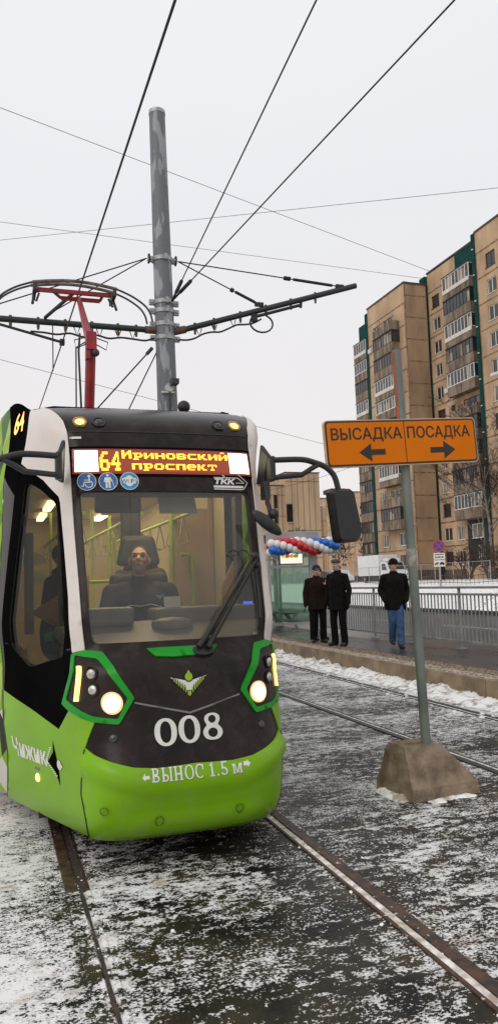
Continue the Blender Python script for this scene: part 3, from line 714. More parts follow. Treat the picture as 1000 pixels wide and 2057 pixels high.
def diamond_material():
    m, n, p = nodes('diamond_livery'); L = n.links
    g = n.nodes.new('ShaderNodeNewGeometry'); s = n.nodes.new('ShaderNodeSeparateXYZ'); L.new(g.outputs['Position'], s.inputs[0])
    def mth(op, a, b=0.):
        k = n.nodes.new('ShaderNodeMath'); k.operation = op
        for i, q in enumerate((a, b)):
            if isinstance(q, (int, float)): k.inputs[i].default_value = q
            else: L.new(q, k.inputs[i])
        return k.outputs[0]
    u = mth('MULTIPLY', s.outputs[1], 1.9); v = mth('MULTIPLY', s.outputs[2], 3.1)
    a = mth('FLOOR', mth('ADD', u, v)); b = mth('FLOOR', mth('SUBTRACT', u, v)); c = mth('FLOOR', mth('MULTIPLY', u, 2.0))
    k = n.nodes.new('ShaderNodeCombineXYZ'); L.new(a, k.inputs[0]); L.new(b, k.inputs[1]); L.new(c, k.inputs[2])
    w_ = n.nodes.new('ShaderNodeTexWhiteNoise'); L.new(k.outputs[0], w_.inputs['Vector'])
    r = n.nodes.new('ShaderNodeValToRGB'); r.color_ramp.interpolation = 'CONSTANT'; L.new(w_.outputs['Value'], r.inputs[0])
    e = r.color_ramp.elements; e[0].position = 0; e[0].color = (.17, .33, .012, 1); e[1].position = .30; e[1].color = (.25, .40, .03, 1)
    for q, cc in ((.50, (.06, .13, .015)), (.64, (.36, .45, .12)), (.76, (.52, .52, .46)), (.86, (.02, .025, .02)), (.94, (.11, .22, .02))):
        x = e.new(q); x.color = (*cc, 1)
    L.new(r.outputs[0], p.inputs['Base Color']); p.inputs['Roughness'].default_value = .45; p.inputs['Specular IOR Level'].default_value = .05
    return m
M_DIAM = diamond_material()
tram = thing('tram', 'green and black city tram numbered 008 with headlights and destination display lit', 'tram', (1.15, 5.5, 0))
AE = 1.90
WS = rounded([(-.603, 2.335), (-.566, 1.342), (.566, 1.342), (.603, 2.335)], .045)
SIDEMASK = [(-1.489, 2.651), (-1.022, 2.461), (-.781, 2.314), (-.763, 2.27), (-.733, 1.961), (-.709, 1.636), (-.712, 1.347), (-.731, 1.275), (-.922, .965), (-.837, .934), (-.981, .806), (-1.391, .888), (-1.875, .97), (-1.80, 1.593), (-1.74, 1.954), (-1.64, 2.417)]
SIDEWIN = rounded([(-1.45, 2.47), (-1.329, 2.481), (-1.072, 2.393), (-.83, 2.27), (-.79, 1.964), (-.775, 1.415), (-.86, 1.255), (-1.417, 1.162), (-1.68, 1.281), (-1.68, 1.45), (-1.58, 1.971)], .05)
SW2 = mir(SIDEWIN)
# ---- shell with real window openings
mb = MB(); patch(mb, [(-AE, .17), (AE, .17), (AE, 3.75), (-AE, 3.75)], [WS, SIDEWIN, SW2], 0, 0, .055); shell = mb.build('nose_shell', M_BLACK, tram)
mb = MB()
for q in (WS, SIDEWIN, SW2):
    L_ = dens(q, .06); n = len(L_); mb.add([P3(*c, 0) for c in L_] + [P3(*c, -.05) for c in L_], [(i, i + n, (i + 1) % n + n, (i + 1) % n) for i in range(n)])
mb.build('window_reveal', M_RUBBER, shell)
def grow(poly, k):
    cx = sum(p[0] for p in poly) / len(poly); cy = sum(p[1] for p in poly) / len(poly)
    return [(cx + (p[0] - cx) * k, cy + (p[1] - cy) * k) for p in poly]
mb = MB(); patch(mb, grow(WS, 1.02), (), -.012, 0, .07); mb.build('windscreen', M_WIND, tram)
for q in (SIDEWIN, SW2): mb = MB(); patch(mb, grow(q, 1.02), (), -.012, 0, .08); mb.build('side_window', M_SIDEG, tram)
PILL = [(-.957, 3.25), (-.793, 3.09), (-.722, 2.949), (-.678, 2.855), (-.658, 2.739), (-.654, 2.63), (-.653, 2.433), (-.642, 2.09), (-.624, 1.697), (-.614, 1.385), (-.612, 1.300), (-.722, 1.284), (-.712, 1.347), (-.709, 1.636), (-.733, 1.961), (-.763, 2.27), (-.781, 2.314), (-1.022, 2.461), (-1.489, 2.651), (-1.445, 2.716)]
for q in (PILL, mir(PILL)): mb = MB(); patch(mb, q, (), .010, .010, .05); mb.build('pillar_trim', M_WPAINT, tram)
for q, h in ((SIDEMASK, SIDEWIN), (mir(SIDEMASK), SW2)): mb = MB(); patch(mb, q, [h], .004, .004, .07); mb.build('side_mask', M_BLACKS, tram)
GS = [(-1.875, .97), (-1.391, .888), (-.981, .806), (-.837, .934), (-.588, .885), (-.676, .731), (-.747, .536), (-.753, .464), (-.632, .175), (-1.121, .175), (-1.89, .175)]
def skirt_bulge(a, v): return .035 * sst((.62 - v) / .4) * 0 + .02 * sst((v - .45) / .3) * sst((1.55 - abs(a)) / .5)
for q in (GS, mir(GS)): mb = MB(); patch(mb, q, (), .008, .010, .06); mb.build('side_skirt', M_LIME, tram)
BUMP = [(-.668, .733), (-.60, .701), (-.484, .664), (-.363, .634), (-.233, .622), (-.1, .626), (0, .63), (.1, .626), (.233, .622), (.363, .634), (.484, .664), (.60, .701), (.668, .733), (.74, .536), (.746, .464), (.624, .175), (-.624, .175), (-.746, .464), (-.74, .536)]
def bump_bulge(a, v):
    top = .625 + .11 * sst((abs(a) - .25) / .42)
    return .026 * sst((top - .01 - v) / .06) * (1 - .8 * sst((top - .12 - v) / .06)) + .02 * sst((.36 - v) / .06) * sst((v - .2) / .05) * sst((.5 - abs(a)) / .2)
mb = MB(); patch(mb, BUMP, (), .012, .016, .03, bump_bulge); bumper = mb.build('bumper', M_LIME, tram)
for a, v in ((-.53, .40), (-.22, .33), (.271, .344)):
    mb = MB(); patch(mb, ell(a, v, .026, .026), [ell(a, v, .021, .021)], .034, .004, .02); mb.build('access_plug', mat('plug_groove', (.07, .15, .004), .6), bumper)
D64 = [(-.955, 3.26), (-1.45, 2.716), (-1.494, 2.651), (-1.64, 2.417), (-1.885, 2.60), (-1.885, 3.22), (-1.5, 3.28)]
for q in (D64, mir(D64)): mb = MB(); patch(mb, q, (), .006, .004, .07); d64 = mb.build('side_display', M_BLACKS, tram)
for s in (-1, 1):
    mb = MB(); patch(mb, [(s * .672, .728), (s * .745, .536), (s * .751, .464), (s * .630, .176), (s * .622, .176), (s * .742, .464), (s * .736, .536), (s * .664, .728)], (), .021, .006, .04); mb.build('bumper_seam', M_RUBBER, tram)
    mb = MB(); patch(mb, [(s * 1.878, .97), (s * 1.878, .18), (s * 1.896, .18), (s * 1.896, .97)], (), .010, .004, .08); mb.build('cab_seam', M_RUBBER, tram)
# ---- headlights
HO = [(-.731, 1.275), (-.613, 1.298), (-.501, 1.284), (-.334, 1.021), (-.432, .872), (-.588, .885), (-.837, .934), (-.922, .965)]
HI0 = [(-.690, 1.258), (-.545, 1.236), (-.386, 1.023), (-.446, .912), (-.590, .925), (-.846, 1.0)]
for s in (1, -1):
    f = (lambda p: p) if s == 1 else mir; HI = grow(HI0, 1.06)
    mb = MB(); patch(mb, rounded(f(HO), .012, 2), [rounded(f(HI), .012, 2)], .015, .015, .03); h = mb.build('headlight', M_GRN, tram)
    mb = MB(); patch(mb, f(grow(HI, 1.05)), (), .006, 0, .05); mb.build('lamp_housing', M_BLACK, h)
    mb = MB()
    led = [(-.700, 1.205), (-.664, 1.206), (-.712, .998), (-.752, .994)]
    for k in range(7):
        t0, t1 = k / 7, (k + .97) / 7
        q = [tuple(Vector(led[0]).lerp(Vector(led[3]), t0)), tuple(Vector(led[1]).lerp(Vector(led[2]), t0)), tuple(Vector(led[1]).lerp(Vector(led[2]), t1)), tuple(Vector(led[0]).lerp(Vector(led[3]), t1))]
        patch(mb, f(q), (), .020, .012, .1)
    mb.build('led_strip', E_LED, h)
    for a, v in ((-.598, 1.168), (-.592, 1.072)):
        mb = MB(); patch(mb, ell(s * a, v, .042, .042), [ell(s * a, v, .031, .031)], .016, .01, .02); r = mb.build('round_lamp', M_BLACK, h)
        mb = MB(); dome(mb, s * a, v, .031, .012, .012); mb.build('lamp_lens', M_CHROME, r)
    mb = MB(); patch(mb, ell(s * -.470, .995, .066, .066), [ell(s * -.470, .995, .054, .054)], .018, .012, .03); r = mb.build('main_lamp', emit('lamp_bloom_ring', (1, .66, .22), 1.1), h)  # glowing ring paints the warm bloom around the headlamp
    mb = MB(); dome(mb, s * -.470, .995, .054, .015, .014, 20); mb.build('lamp_lens', E_HEAD, r)
# ---- green wing, trim lines, silver chevron
mb = MB()
patch(mb, [(-.226, 1.292), (.0, 1.300), (.24, 1.300), (.193, 1.253), (.06, 1.243), (-.064, 1.239), (-.181, 1.248)], (), .012, .01, .04)
patch(mb, [(-.60, 1.303), (-.60, 1.295), (-.23, 1.291), (-.23, 1.299)], (), .009, .006, .05); patch(mb, [(.245, 1.307), (.245, 1.300), (.60, 1.295), (.60, 1.303)], (), .009, .006, .05)
mb.build('green_wing', M_GRN, tram)
mb = MB()
for q in ([(-.336, .998), (-.336, .988), (-.006, .908), (-.006, .920)], [(-.006, .920), (-.006, .908), (.326, .990), (.326, 1.0)]): patch(mb, q, (), .007, .005, .05)
mb.build('silver_chevron', M_SILV, tram)
for s in (-1, 1): mb = MB(); dome(mb, s * .474, .795, .026, .008, .004); mb.build('parking_sensor', M_LENS, tram)
# roof seam line
mb = MB(); patch(mb, [(-.64, 2.772), (.64, 2.772), (.64, 2.765), (-.64, 2.765)], (), .003, .003, .06); mb.build('roof_seam', M_RUBBER, tram)
for a, v, lit in ((-.566, 2.850, 1), (-.436, 2.850, 0), (.436, 2.855, 0), (.566, 2.860, 1)):
    mb = MB(); patch(mb, rounded([(a - .052, v), (a - .03, v + .042), (a + .03, v + .042), (a + .052, v), (a + .03, v - .042), (a - .03, v - .042)], .015, 3), [ell(a, v, .033, .033)], .012, .012, .03)
    r = mb.build('marker_lamp', M_RUBBER if not lit else mat('amber_plastic', (.40, .22, .03), .3, var=.2), tram)
    mb = MB(); dome(mb, a, v, .033, .014, .006); mb.build('lamp_lens', E_AMB if lit else M_LENS, r)
# ---- numbers and words
def zero(c, v, w_, h_):
    o = [(c + w_ * math.copysign(abs(math.cos(t)) ** .92, math.cos(t)), v + h_ * math.copysign(abs(math.sin(t)) ** .92, math.sin(t))) for t in np.linspace(0, 2 * math.pi, 28, endpoint=False)]
    i = [(c + w_ * .50 * math.cos(t), v + h_ * .78 * math.copysign(abs(math.sin(t)) ** .8, math.sin(t))) for t in np.linspace(0, 2 * math.pi, 24, endpoint=False)]
    return (o, [i])
def eight(c, v, w_, h_):
    pr = [(0, 1), (.42, .95), (.72, .78), (.80, .55), (.70, .30), (.52, .10), (.80, -.08), (.98, -.35), (.95, -.65), (.68, -.90), (.3, -1)]
    o = [(c + x_ * w_, v + y_ * h_) for x_, y_ in pr] + [(c - x_ * w_, v + y_ * h_) for x_, y_ in reversed(pr[1:])] ; o = rounded(o, .02, 2)
    return (o, [ell(c, v + .53 * h_, w_ * .38, h_ * .30, 16), ell(c, v - .47 * h_, w_ * .48, h_ * .35, 16)])
shapes('fleet_number', [zero(-.1625, .815, .068, .079), zero(-.018, .820, .067, .079), eight(.128, .825, .064, .078)], M_MARK, tram, .006, .03)
def ring(c, v, ra, rv, ta, tv, n=20): return (ell(c, v, ra, rv, n), [ell(c, v, ra - ta, rv - tv, n)])
def slab_word():
    """serif capitals, unit height, returns strokes"""
    S = []; x = 0
    def r(a, b, c, d): S.append([(x + a, b), (x + c, b), (x + c, d), (x + a, d)])
    def ser(a, y0, w_=.30): r(a - w_ / 2 + .075, y0, a + w_ / 2 + .075, y0 + .11)
    def stem(a): r(a, 0, a + .15, 1); ser(a, 0); ser(a, .89)
    def bowl(a, c, rx, ry): S.append([(x + a + p[0], c + p[1]) for p in arc(0, 0, rx, ry, 90, -90, .12)]); r(a - .12, c + ry - .12, a, c + ry); r(a - .12, c - ry, a, c - ry + .12)
    stem(.08); bowl(.36, .75, .22, .25); bowl(.38, .27, .27, .27); x += .84           # В
    stem(.08); bowl(.34, .28, .26, .28); stem(.72); x += 1.06                          # Ы
    stem(.08); r(.2, .45, .6, .57); stem(.55); x += .92                                # Н
    S.append(ring(x + .42, .5, .40, .52, .14, .11)); x += .92                          # О
    S.append([(x + .42 + p[0], .5 + p[1]) for p in arc(0, 0, .40, .52, 45, 315, .13)]); r(.66, .62, .76, .95); x += 1.3; CUT.append(len(S))   # С
    r(.15, 0, .31, 1.0); r(0, 0, .46, .11); r(.02, .74, .16, .88); x += .62            # 1
    r(.04, 0, .2, .16); x += .42                                                       # .
    r(.06, .5, .2, 1.0); r(.06, .86, .56, 1.0); S.append([(x + .26 + p[0], .31 + p[1]) for p in arc(0, 0, .32, .32, 110, -160, .13)]); x += 1.05; CUT.append(len(S))    # 5
    r(.05, 0, .18, .7); r(-.03, 0, .27, .1); r(-.03, .6, .14, .7); S.append([(x + .16, .7), (x + .26, .7), (x + .44, .12), (x + .36, .0)]); S.append([(x + .62, .7), (x + .72, .7), (x + .50, .0), (x + .40, .12)]); r(.68, 0, .82, .7); r(.58, 0, .9, .1); r(.74, .6, .9, .7); x += .92   # м
    return S, x
CUT = []
S, wd = slab_word(); k = .552 / wd; cv = .066
def tx(p): return (-.268 + p[0] * k, .556 + p[1] * cv)
strokes = [(([tx(p) for p in q[0]], [[tx(p) for p in h] for h in q[1]]) if isinstance(q, tuple) else [tx(p) for p in q]) for q in S]
def arrow(x, y, s, L_=.042, h_=.018): return [(x, y), (x + s * h_, y + h_), (x + s * h_, y + .008), (x + s * L_, y + .008), (x + s * L_, y - .008), (x + s * h_, y - .008), (x + s * h_, y - h_)]
for q0, q1 in ((0, CUT[0]), (CUT[0], CUT[1]), (CUT[1], len(strokes))): shapes('bumper_lettering', strokes[q0:q1], M_MARK, bumper, .0135, .03, bump_bulge)
shapes('bumper_arrow', [arrow(-.322, .584, 1)], M_MARK, bumper, .0135, .03, bump_bulge); shapes('bumper_arrow', [arrow(.336, .598, -1)], M_MARK, bumper, .0135, .03, bump_bulge)
# ---- winged emblem
W_ = [[(-.116, 1.129), (-.03, 1.107), (.03, 1.107), (.116, 1.129), (.013, 1.046), (-.013, 1.046)]]; G_ = []; K_ = []
for s in (-1, 1):
    for q in range(6):
        x0 = .018 + q * .014; yb = 1.046 + (x0 - .013) * .806
        G_.append([(s * x0, yb + .011), (s * (x0 + .008), yb + .017), (s * (x0 + .008), yb - .012 + q * .002), (s * x0, yb - .020 + q * .002)])
        K_.append([(s * (x0 + .008), yb + .030), (s * (x0 + .012), yb + .031), (s * (x0 + .012), yb - .01), (s * (x0 + .008), yb - .015)])
G_.append([(-.011, 1.046), (0, 1.038), (.011, 1.046), (.011, 1.020), (0, 1.010), (-.011, 1.020)])
shapes('winged_emblem', W_, M_MARK, tram, .006, .05); emb = shapes('emblem_feathers', G_, M_LIMEMARK, tram, .0085, .05)
shapes('emblem_slits', K_, M_BLACK, tram, .0098, .05)
drop = [(0, 1.168), (.010, 1.150), (.022, 1.136), (.024, 1.120), (.014, 1.106), (0, 1.101), (-.014, 1.106), (-.024, 1.120), (-.022, 1.136), (-.010, 1.150)]
shapes('emblem_drop_outline', [grow(drop, 1.25)], M_BLACK, tram, .0105, .05); shapes('emblem_drop', [drop], M_LIMEMARK, tram, .0115, .05)
# ---- bird mark and word on the left side
def side_word():
    vs, fs = text_mesh('Чижик', .028); vs = fit(vs, 0, 1, 0, 1, CAP)
    return [(-1.755 + q[0] * .545, .555 + q[1] * .115 - .02 * q[0] * 0) for q in vs], fs
vs, fs = side_word(); mb = MB(); flat_on(mb, vs, fs, .0105); mb.build('side_lettering', M_MARK, tram)
wing = [(-1.079, .730), (-1.10, .66), (-1.20, .588), (-1.10, .53), (-1.038, .455), (-1.055, .56), (-1.06, .60)]
shapes('bird_mark', [wing], M_BLACKS, tram, .010, .05)
W_ = [ell(-1.035, .588, .030, .030), [(-1.015, .603), (-.985, .583), (-1.015, .573)], ell(-1.21, .585, .018, .02, 12)]
for q in range(7):
    t = q / 7; W_.append([(lerp(-1.20, -1.10, t) - .018, lerp(.60, .69, t)), (lerp(-1.20, -1.10, t) + .012, lerp(.60, .69, t) + .002), (lerp(-1.20, -1.10, t) + .012, lerp(.60, .69, t) + .009), (lerp(-1.20, -1.10, t) - .018, lerp(.60, .69, t) + .006)])
    W_.append([(lerp(-1.19, -1.06, t) - .018, lerp(.572, .50, t)), (lerp(-1.19, -1.06, t) + .012, lerp(.572, .50, t) + .002), (lerp(-1.19, -1.06, t) + .012, lerp(.572, .50, t) + .009), (lerp(-1.19, -1.06, t) - .018, lerp(.572, .50, t) + .006)])
shapes('bird_mark_feathers', W_, M_MARK, tram, .0125, .05)
for s in (-1, 1):
    mb = MB(); dome(mb, s * 1.369, .452, .028, .012, .010); mb.build('side_indicator', E_AMB, tram)
shapes('small_plate', [[(-1.41, .50), (-1.34, .50), (-1.34, .52), (-1.41, .52)]], M_SILV, tram, .0105, .05)
# ---- destination display with dot-matrix letters
mb = MB(); patch(mb, [(-.655, 2.655), (.655, 2.655), (.66, 2.438), (-.66, 2.438)], (), .003, .003, .06); disp = mb.build('destination_display', M_BLACKS, tram)
mb = MB(); patch(mb, [(-.634, 2.636), (.634, 2.636), (.638, 2.456), (-.638, 2.456)], (), .005, 0, .06); mb.build('display_halo', E_RED, disp)  # emissive border imitates the red glow spilling round the board
mb = MB(); patch(mb, [(-.46, 2.624), (.46, 2.624), (.462, 2.468), (-.462, 2.468)], (), .007, 0, .06); mb.build('display_field', E_DIM, disp)  # field glows evenly to imitate bloom from the lit dots
for s in (-1, 1):
    mb = MB(); patch(mb, [(s * .616, 2.622), (s * .464, 2.622), (s * .464, 2.470), (s * .620, 2.470)], (), .009, 0, .06)
    mb.build('display_block', E_BLK, disp)
GL = {'И': (0, "1100011 1100111 1101111 1111011 1110011 1100011 1100011"), 'р': (2, "1111110 0110011 0110011 0111110 0110000 1111000"), 'и': (2, "1100011 1100111 1101011 1110011 1100011"),
      'н': (2, "1100011 1100011 1111111 1100011 1100011"), 'о': (2, "0111110 1100011 1100011 1100011 0111110"), 'в': (2, "1111110 1100011 1111110 1100011 1111110"), 'с': (2, "0111111 1100000 1100000 1100000 0111111"),
      'к': (2, "1100110 1101100 1111000 1101100 1100111"), 'й': (0, "0011100 0000000 1100011 1100111 1101011 1110011 1100011"), 'п': (2, "1111111 1100011 1100011 1100011 1100011"), 'е': (2, "0111110 1100011 1111111 1100000 0111110"), 'т': (2, "1111111 1001001 0001000 0001000 0011100"),
      '6': (0, "0011110 0110000 1100000 1111110 1100011 1100011 0111110"), '4': (0, "0000110 0001110 0011010 0110010 1111111 0000110 0001111")}
def dots(mb, s, a0, v0, pa, pv, step, off):
    for ch in s:
        top, rows = GL[ch]
        for r_, row in enumerate(rows.split()):
            for c_, b_ in enumerate(row):
                if b_ == '1':
                    x0, y0 = a0 + c_ * pa, v0 - (top + r_) * pv
                    mb.add([P3(x0, y0 - pv, off), P3(x0 + pa * .97, y0 - pv, off), P3(x0 + pa * .97, y0 - pv * .06, off), P3(x0, y0 - pv * .06, off)], [(0, 1, 2, 3)])
        a0 += step
    return mb
for word_, a_, v_, pa_, pv_, st_ in (('Ириновский', -.303, 2.622, .0095, .0086, .0765), ('проспект', -.238, 2.545, .0095, .0086, .0765), ('64', -.452, 2.612, .0092, .0195, .072)):
    mb = MB(); dots(mb, word_, a_, v_, pa_, pv_, st_, .011); mb.build('display_text', E_TXT, disp)
vs, fs = text_mesh('64', .02); vs = [(-1.757 + .308 * p[0] + .115 * p[1], 2.885 + .006 * p[0] + (.125 + .03 * p[0]) * p[1]) for p in fit(vs, 0, 1, 0, 1)]; mb = MB()
flat_on(mb, vs, fs, .012); mb.build('route_digits', emit('route_digit_light', (1, .40, .04), 2.6), tram)
# ---- stickers
def disc(a, v, r, m, name, marks, mm):
    mb = MB(); patch(mb, ell(a, v, r, r, 28), (), .0055, .0015, .04); d = mb.build(name, m, tram)
    shapes('rim_ring', [(ell(a, v, r, r, 28), [ell(a, v, r * .94, r * .94, 28)])], M_STK, d, .0065, .04)
    return shapes('pictogram', [[(a + x_ * r, v + y_ * r) for x_, y_ in q] if not isinstance(q, tuple) else ([(a + x_ * r, v + y_ * r) for x_, y_ in q[0]], [[(a + x_ * r, v + y_ * r) for x_, y_ in h_] for h_ in q[1]]) for q in marks], mm, d, .0072, .03), d
disc(-.545, 2.401, .063, M_BLUE, 'wheelchair_sticker', [ell(.25, .6, .16, .15, 12), bar(.25, .45, .3, -.1, .14), bar(-.25, .15, .28, .15, .09), bar(-.25, -.1, .35, -.1, .13), bar(-.25, -.1, -.35, -.5, .12), bar(-.6, -.52, -.33, -.52, .10), (arc(.22, -.3, .42, .42, 60, -180, .1))], M_STK)
disc(-.404, 2.401, .063, M_BLUE, 'walking_person_sticker', [ell(-.05, .68, .15, .14, 12), [(-.28, .45), (.2, .45), (.26, -.1), (-.3, -.1)], bar(-.28, .42, -.42, -.1, .12), bar(.2, .42, .45, -.05, .12), bar(-.16, -.1, -.18, -.75, .2), bar(.12, -.1, .14, -.75, .2), bar(.47, -.1, .62, -.75, .06)], M_STK)
pc, d_ = disc(-.262, 2.404, .063, M_CYAN, 'wireless_sticker', [ell(-.38, .05, .46, .34, 18), ell(0, 0, .46, .62, 18), ell(.42, .02, .46, .34, 18)], M_STK)
for s_, x0, x1 in (('Wi', -.318, -.268), ('Fi', -.252, -.212)):
    vs, fs = text_mesh(s_, .0); vs = fit(vs, x0, x1, 2.390, 2.418, CAP); mb = MB(); flat_on(mb, vs, fs, .0092); mb.build('sticker_lettering', M_BLUE, d_)
# operator mark: letters, arrow outline and bars
vs, fs = text_mesh('ТКК', .05, .2); vs = fit(vs, .338, .50, 2.390, 2.428, CAP); mb = MB(); flat_on(mb, vs, fs, .0068); mb.build('operator_lettering', M_MARK, tram)
shapes('operator_mark', [bar(.334, 2.437, .515, 2.437, .005), bar(.515, 2.439, .565, 2.398, .006), bar(.50, 2.399, .563, 2.399, .004), bar(.328, 2.370, .556, 2.370, .016), bar(.33, 2.352, .55, 2.352, .007), bar(.525, 2.462, .594, 2.402, .005), bar(.594, 2.402, .556, 2.352, .005), bar(.40, 2.456, .417, 2.447, .005), bar(.417, 2.447, .405, 2.438, .005)], M_MARK, tram, .0055, .05)
shapes('camera_tag', [[(-.632, 2.726), (-.566, 2.726), (-.566, 2.710), (-.632, 2.710)], [(-.632, 2.718), (-.644, 2.726), (-.644, 2.710)]], M_MARK, tram, .0062, .05)
# ---- wipers: two pantograph arms swept from the lower right to the pillar
mb = MB()
for (a0, v0, a1, v1, o1) in ((.10, 1.27, .545, 1.86, .05), (.155, 1.265, .565, 1.84, .055)):
    mb.tube([P3(lerp(a0, a1, t), lerp(v0, v1, t), lerp(.03, o1, t)) for t in np.linspace(0, 1, 9)], [.019 - .007 * t for t in np.linspace(0, 1, 9)], 6)
wip = mb.build('wiper', M_RUBBER, tram)
mb = MB()
mb.tube([P3(lerp(.20, .585, t), lerp(1.36, 1.82, t), .02) for t in np.linspace(0, 1, 9)], .008, 6)
mb.tube([P3(.56 + .01 * math.sin(t * 6), lerp(1.45, 2.12, t), .018) for t in np.linspace(0, 1, 8)], .010, 6)
for q in (0, .07): mb.tube([P3(.40 + q + .05 * math.cos(t), 1.85 + .03 * q + .05 * math.sin(t), .05) for t in np.linspace(2.8, -.3, 8)], .004, 5)
mb.ball(P3(.555, 1.86, .05), .03, 8, 6); mb.ball(P3(.57, 1.80, .04), .022, 8, 6)
mb.build('wiper_blade', M_RUBBER, wip)
mb = MB(); patch(mb, ell(.13, 1.262, .07, .03), (), .02, .02, .04); mb.build('wiper_pivot', M_RUBBER, wip)
# ---- outside mirrors on tube arms
M_MIRR = mat('mirror_plastic', (.016, .015, .015), .42, var=.3, scale=25, bump=.15, bscale=200)
for s in (1, -1):
    def q(t, y, z): return (1.15 + s * t, y, z)
    mb = MB(); mb.prism([q(.68, 5.16, 2.68), q(.68, 5.28, 2.40), q(.715, 5.20, 2.41), q(.715, 5.08, 2.58)], (s * .03, 0, 0)); mb.box(q(.735, 5.09, 2.49), (.045, .09, .18)); ar = mb.build('mirror_arm', M_MIRR, tram, bevel=.012)
    mb = MB(); mb.tube(curve([q(.74, 5.06, 2.55), q(.95, 5.05, 2.557), q(1.06, 5.05, 2.535), q(1.14, 5.05, 2.505), q(1.20, 5.05, 2.45), q(1.225, 5.05, 2.38), q(1.24, 5.05, 2.30)]), .021, 10)
    mb.tube([q(.74, 5.06, 2.425), q(.95, 5.05, 2.445), q(1.05, 5.05, 2.505), q(1.09, 5.05, 2.525)], .019, 10); mb.build('arm_tube', M_MIRR, ar)
    mb = MB()
    pr = [(1.14, 2.315), (1.16, 2.335), (1.305, 2.345), (1.325, 2.325), (1.385, 2.02), (1.355, 1.96), (1.20, 1.95), (1.178, 1.975)]
    F_ = [q(t, 5.01, z) for t, z in rounded(pr, .03, 3)]; B_ = [q(1.26 + (t - 1.26) * .84, 4.96, 2.15 + (z - 2.15) * .90) for t, z in rounded(pr, .03, 3)]; K_ = [q(t, 5.07, z) for t, z in rounded(pr, .03, 3)]
    n = len(F_); fl = [(i, (i + 1) % n, (i + 1) % n + n, i + n) for i in range(n)]
    mb.add(B_ + F_, fl, True); mb.add(F_ + K_, fl, True); mb.add(B_, [tuple(range(n))]); mb.add(K_, [tuple(range(n))]); mr_ = mb.build('mirror_housing', M_MIRR, ar)
    mb = MB(); mb.add([q(1.26 + (t - 1.26) * .93, 5.074, 2.15 + (z - 2.15) * .95) for t, z in pr], [tuple(range(len(pr)))]); mb.build('mirror_glass', mat('mirror_silver', (.7, .7, .7), .04, metal=1., var=.03), mr_)
mb = MB(); rt = Matrix.Rotation(R(-45), 3, 'Y'); mb.ball((1.805, 5.0, 2.10), (.135, .03, .045), 18, 10, Matrix.Rotation(R(38), 3, 'Y')); mb.tube([(1.83, 5.06, 2.36), (1.84, 5.06, 2.24), (1.86, 5.05, 2.17), (1.82, 5.02, 2.12)], .018, 8); mb.box((1.835, 5.09, 2.335), (.05, .06, .13)); mb.ball((1.87, 5.03, 2.165), .038, 10, 7)
mb.build('wide_angle_mirror', M_MIRR, tram)
# ---- body behind the cab
for s in (-1, 1):
    mb = MB(); a0, a1 = (AE + .012, 9.0); na, nv = 50, 26
    V_ = [P3(s * lerp(a0, a1, i / na), lerp(.20, 3.75, j / nv)) for i in range(na + 1) for j in range(nv + 1)]
    fc = [(i * (nv + 1) + j, (i + 1) * (nv + 1) + j, (i + 1) * (nv + 1) + j + 1, i * (nv + 1) + j + 1) for i in range(na) for j in range(nv)]
    mb.add(V_, fc if s > 0 else [tuple(reversed(f)) for f in fc], True); mb.build('body_side', M_DIAM, tram)
    x = 1.15 + s * 1.262
    for y0 in (8.2, 15.4, 18.8, 22.2, 26.0, 29.4):
        wb = MB(); wb.bb(x - .012, x + .012, y0, y0 + 2.4, 1.15, 2.45); wb.build('window', M_BLACKS, tram, bevel=.008)
mb = MB()
for y0, y1 in ((15.0, 24.6), (25.2, 33.0)):
    pr = [(-1.25, .22), (-1.25, 2.3), (-1.17, 2.85), (-.95, 3.1), (.95, 3.1), (1.17, 2.85), (1.25, 2.3), (1.25, .22)]
    A_ = [(1.15 + a, y0, z) for a, z in pr]; mb.prism(A_, (0, y1 - y0, 0))
mb.build('rear_section', M_DIAM, tram)
mb = MB()
for y0, y1 in ((12.9, 15.0), (24.6, 25.2)): mb.bb(.02, 2.28, y0, y1, .3, 3.0)
mb.build('bellows', M_RUBBER, tram)
mb = MB(); mb.add([(.45, 5.95, 3.085), (1.85, 5.95, 3.085), (2.05, 7.2, 3.31), (2.1, 12.9, 3.31), (.2, 12.9, 3.31), (.25, 7.2, 3.31)], [(0, 1, 2, 3, 4, 5)]); mb.bb(.45, 1.85, 10.9, 12.6, 3.32, 3.5); mb.bb(.4, 1.9, 16, 23, 3.1, 3.45); mb.build('roof', mat('roof_grey', (.12, .115, .11), .6, var=.3, scale=2), tram)
mb = MB(); mb.bb(.55, 1.75, 5.0, 5.6, .16, .2); mb.bb(.30, 2.0, 5.6, 32.5, .14, .34)
for y in (7.2, 9.0, 19, 21, 29, 31): mb.tube([(.34, y, .3), (2.03, y, .3)], .29, 20)
mb.build('undercarriage', M_RUBBER, tram)
mb = MB(); mb.ball((1.66, 6.7, 3.30), .058, 14, 9); mb.tube([(1.66, 6.7, 3.15), (1.66, 6.7, 3.28)], .03, 8); mb.build('roof_antenna', M_RUBBER, tram)
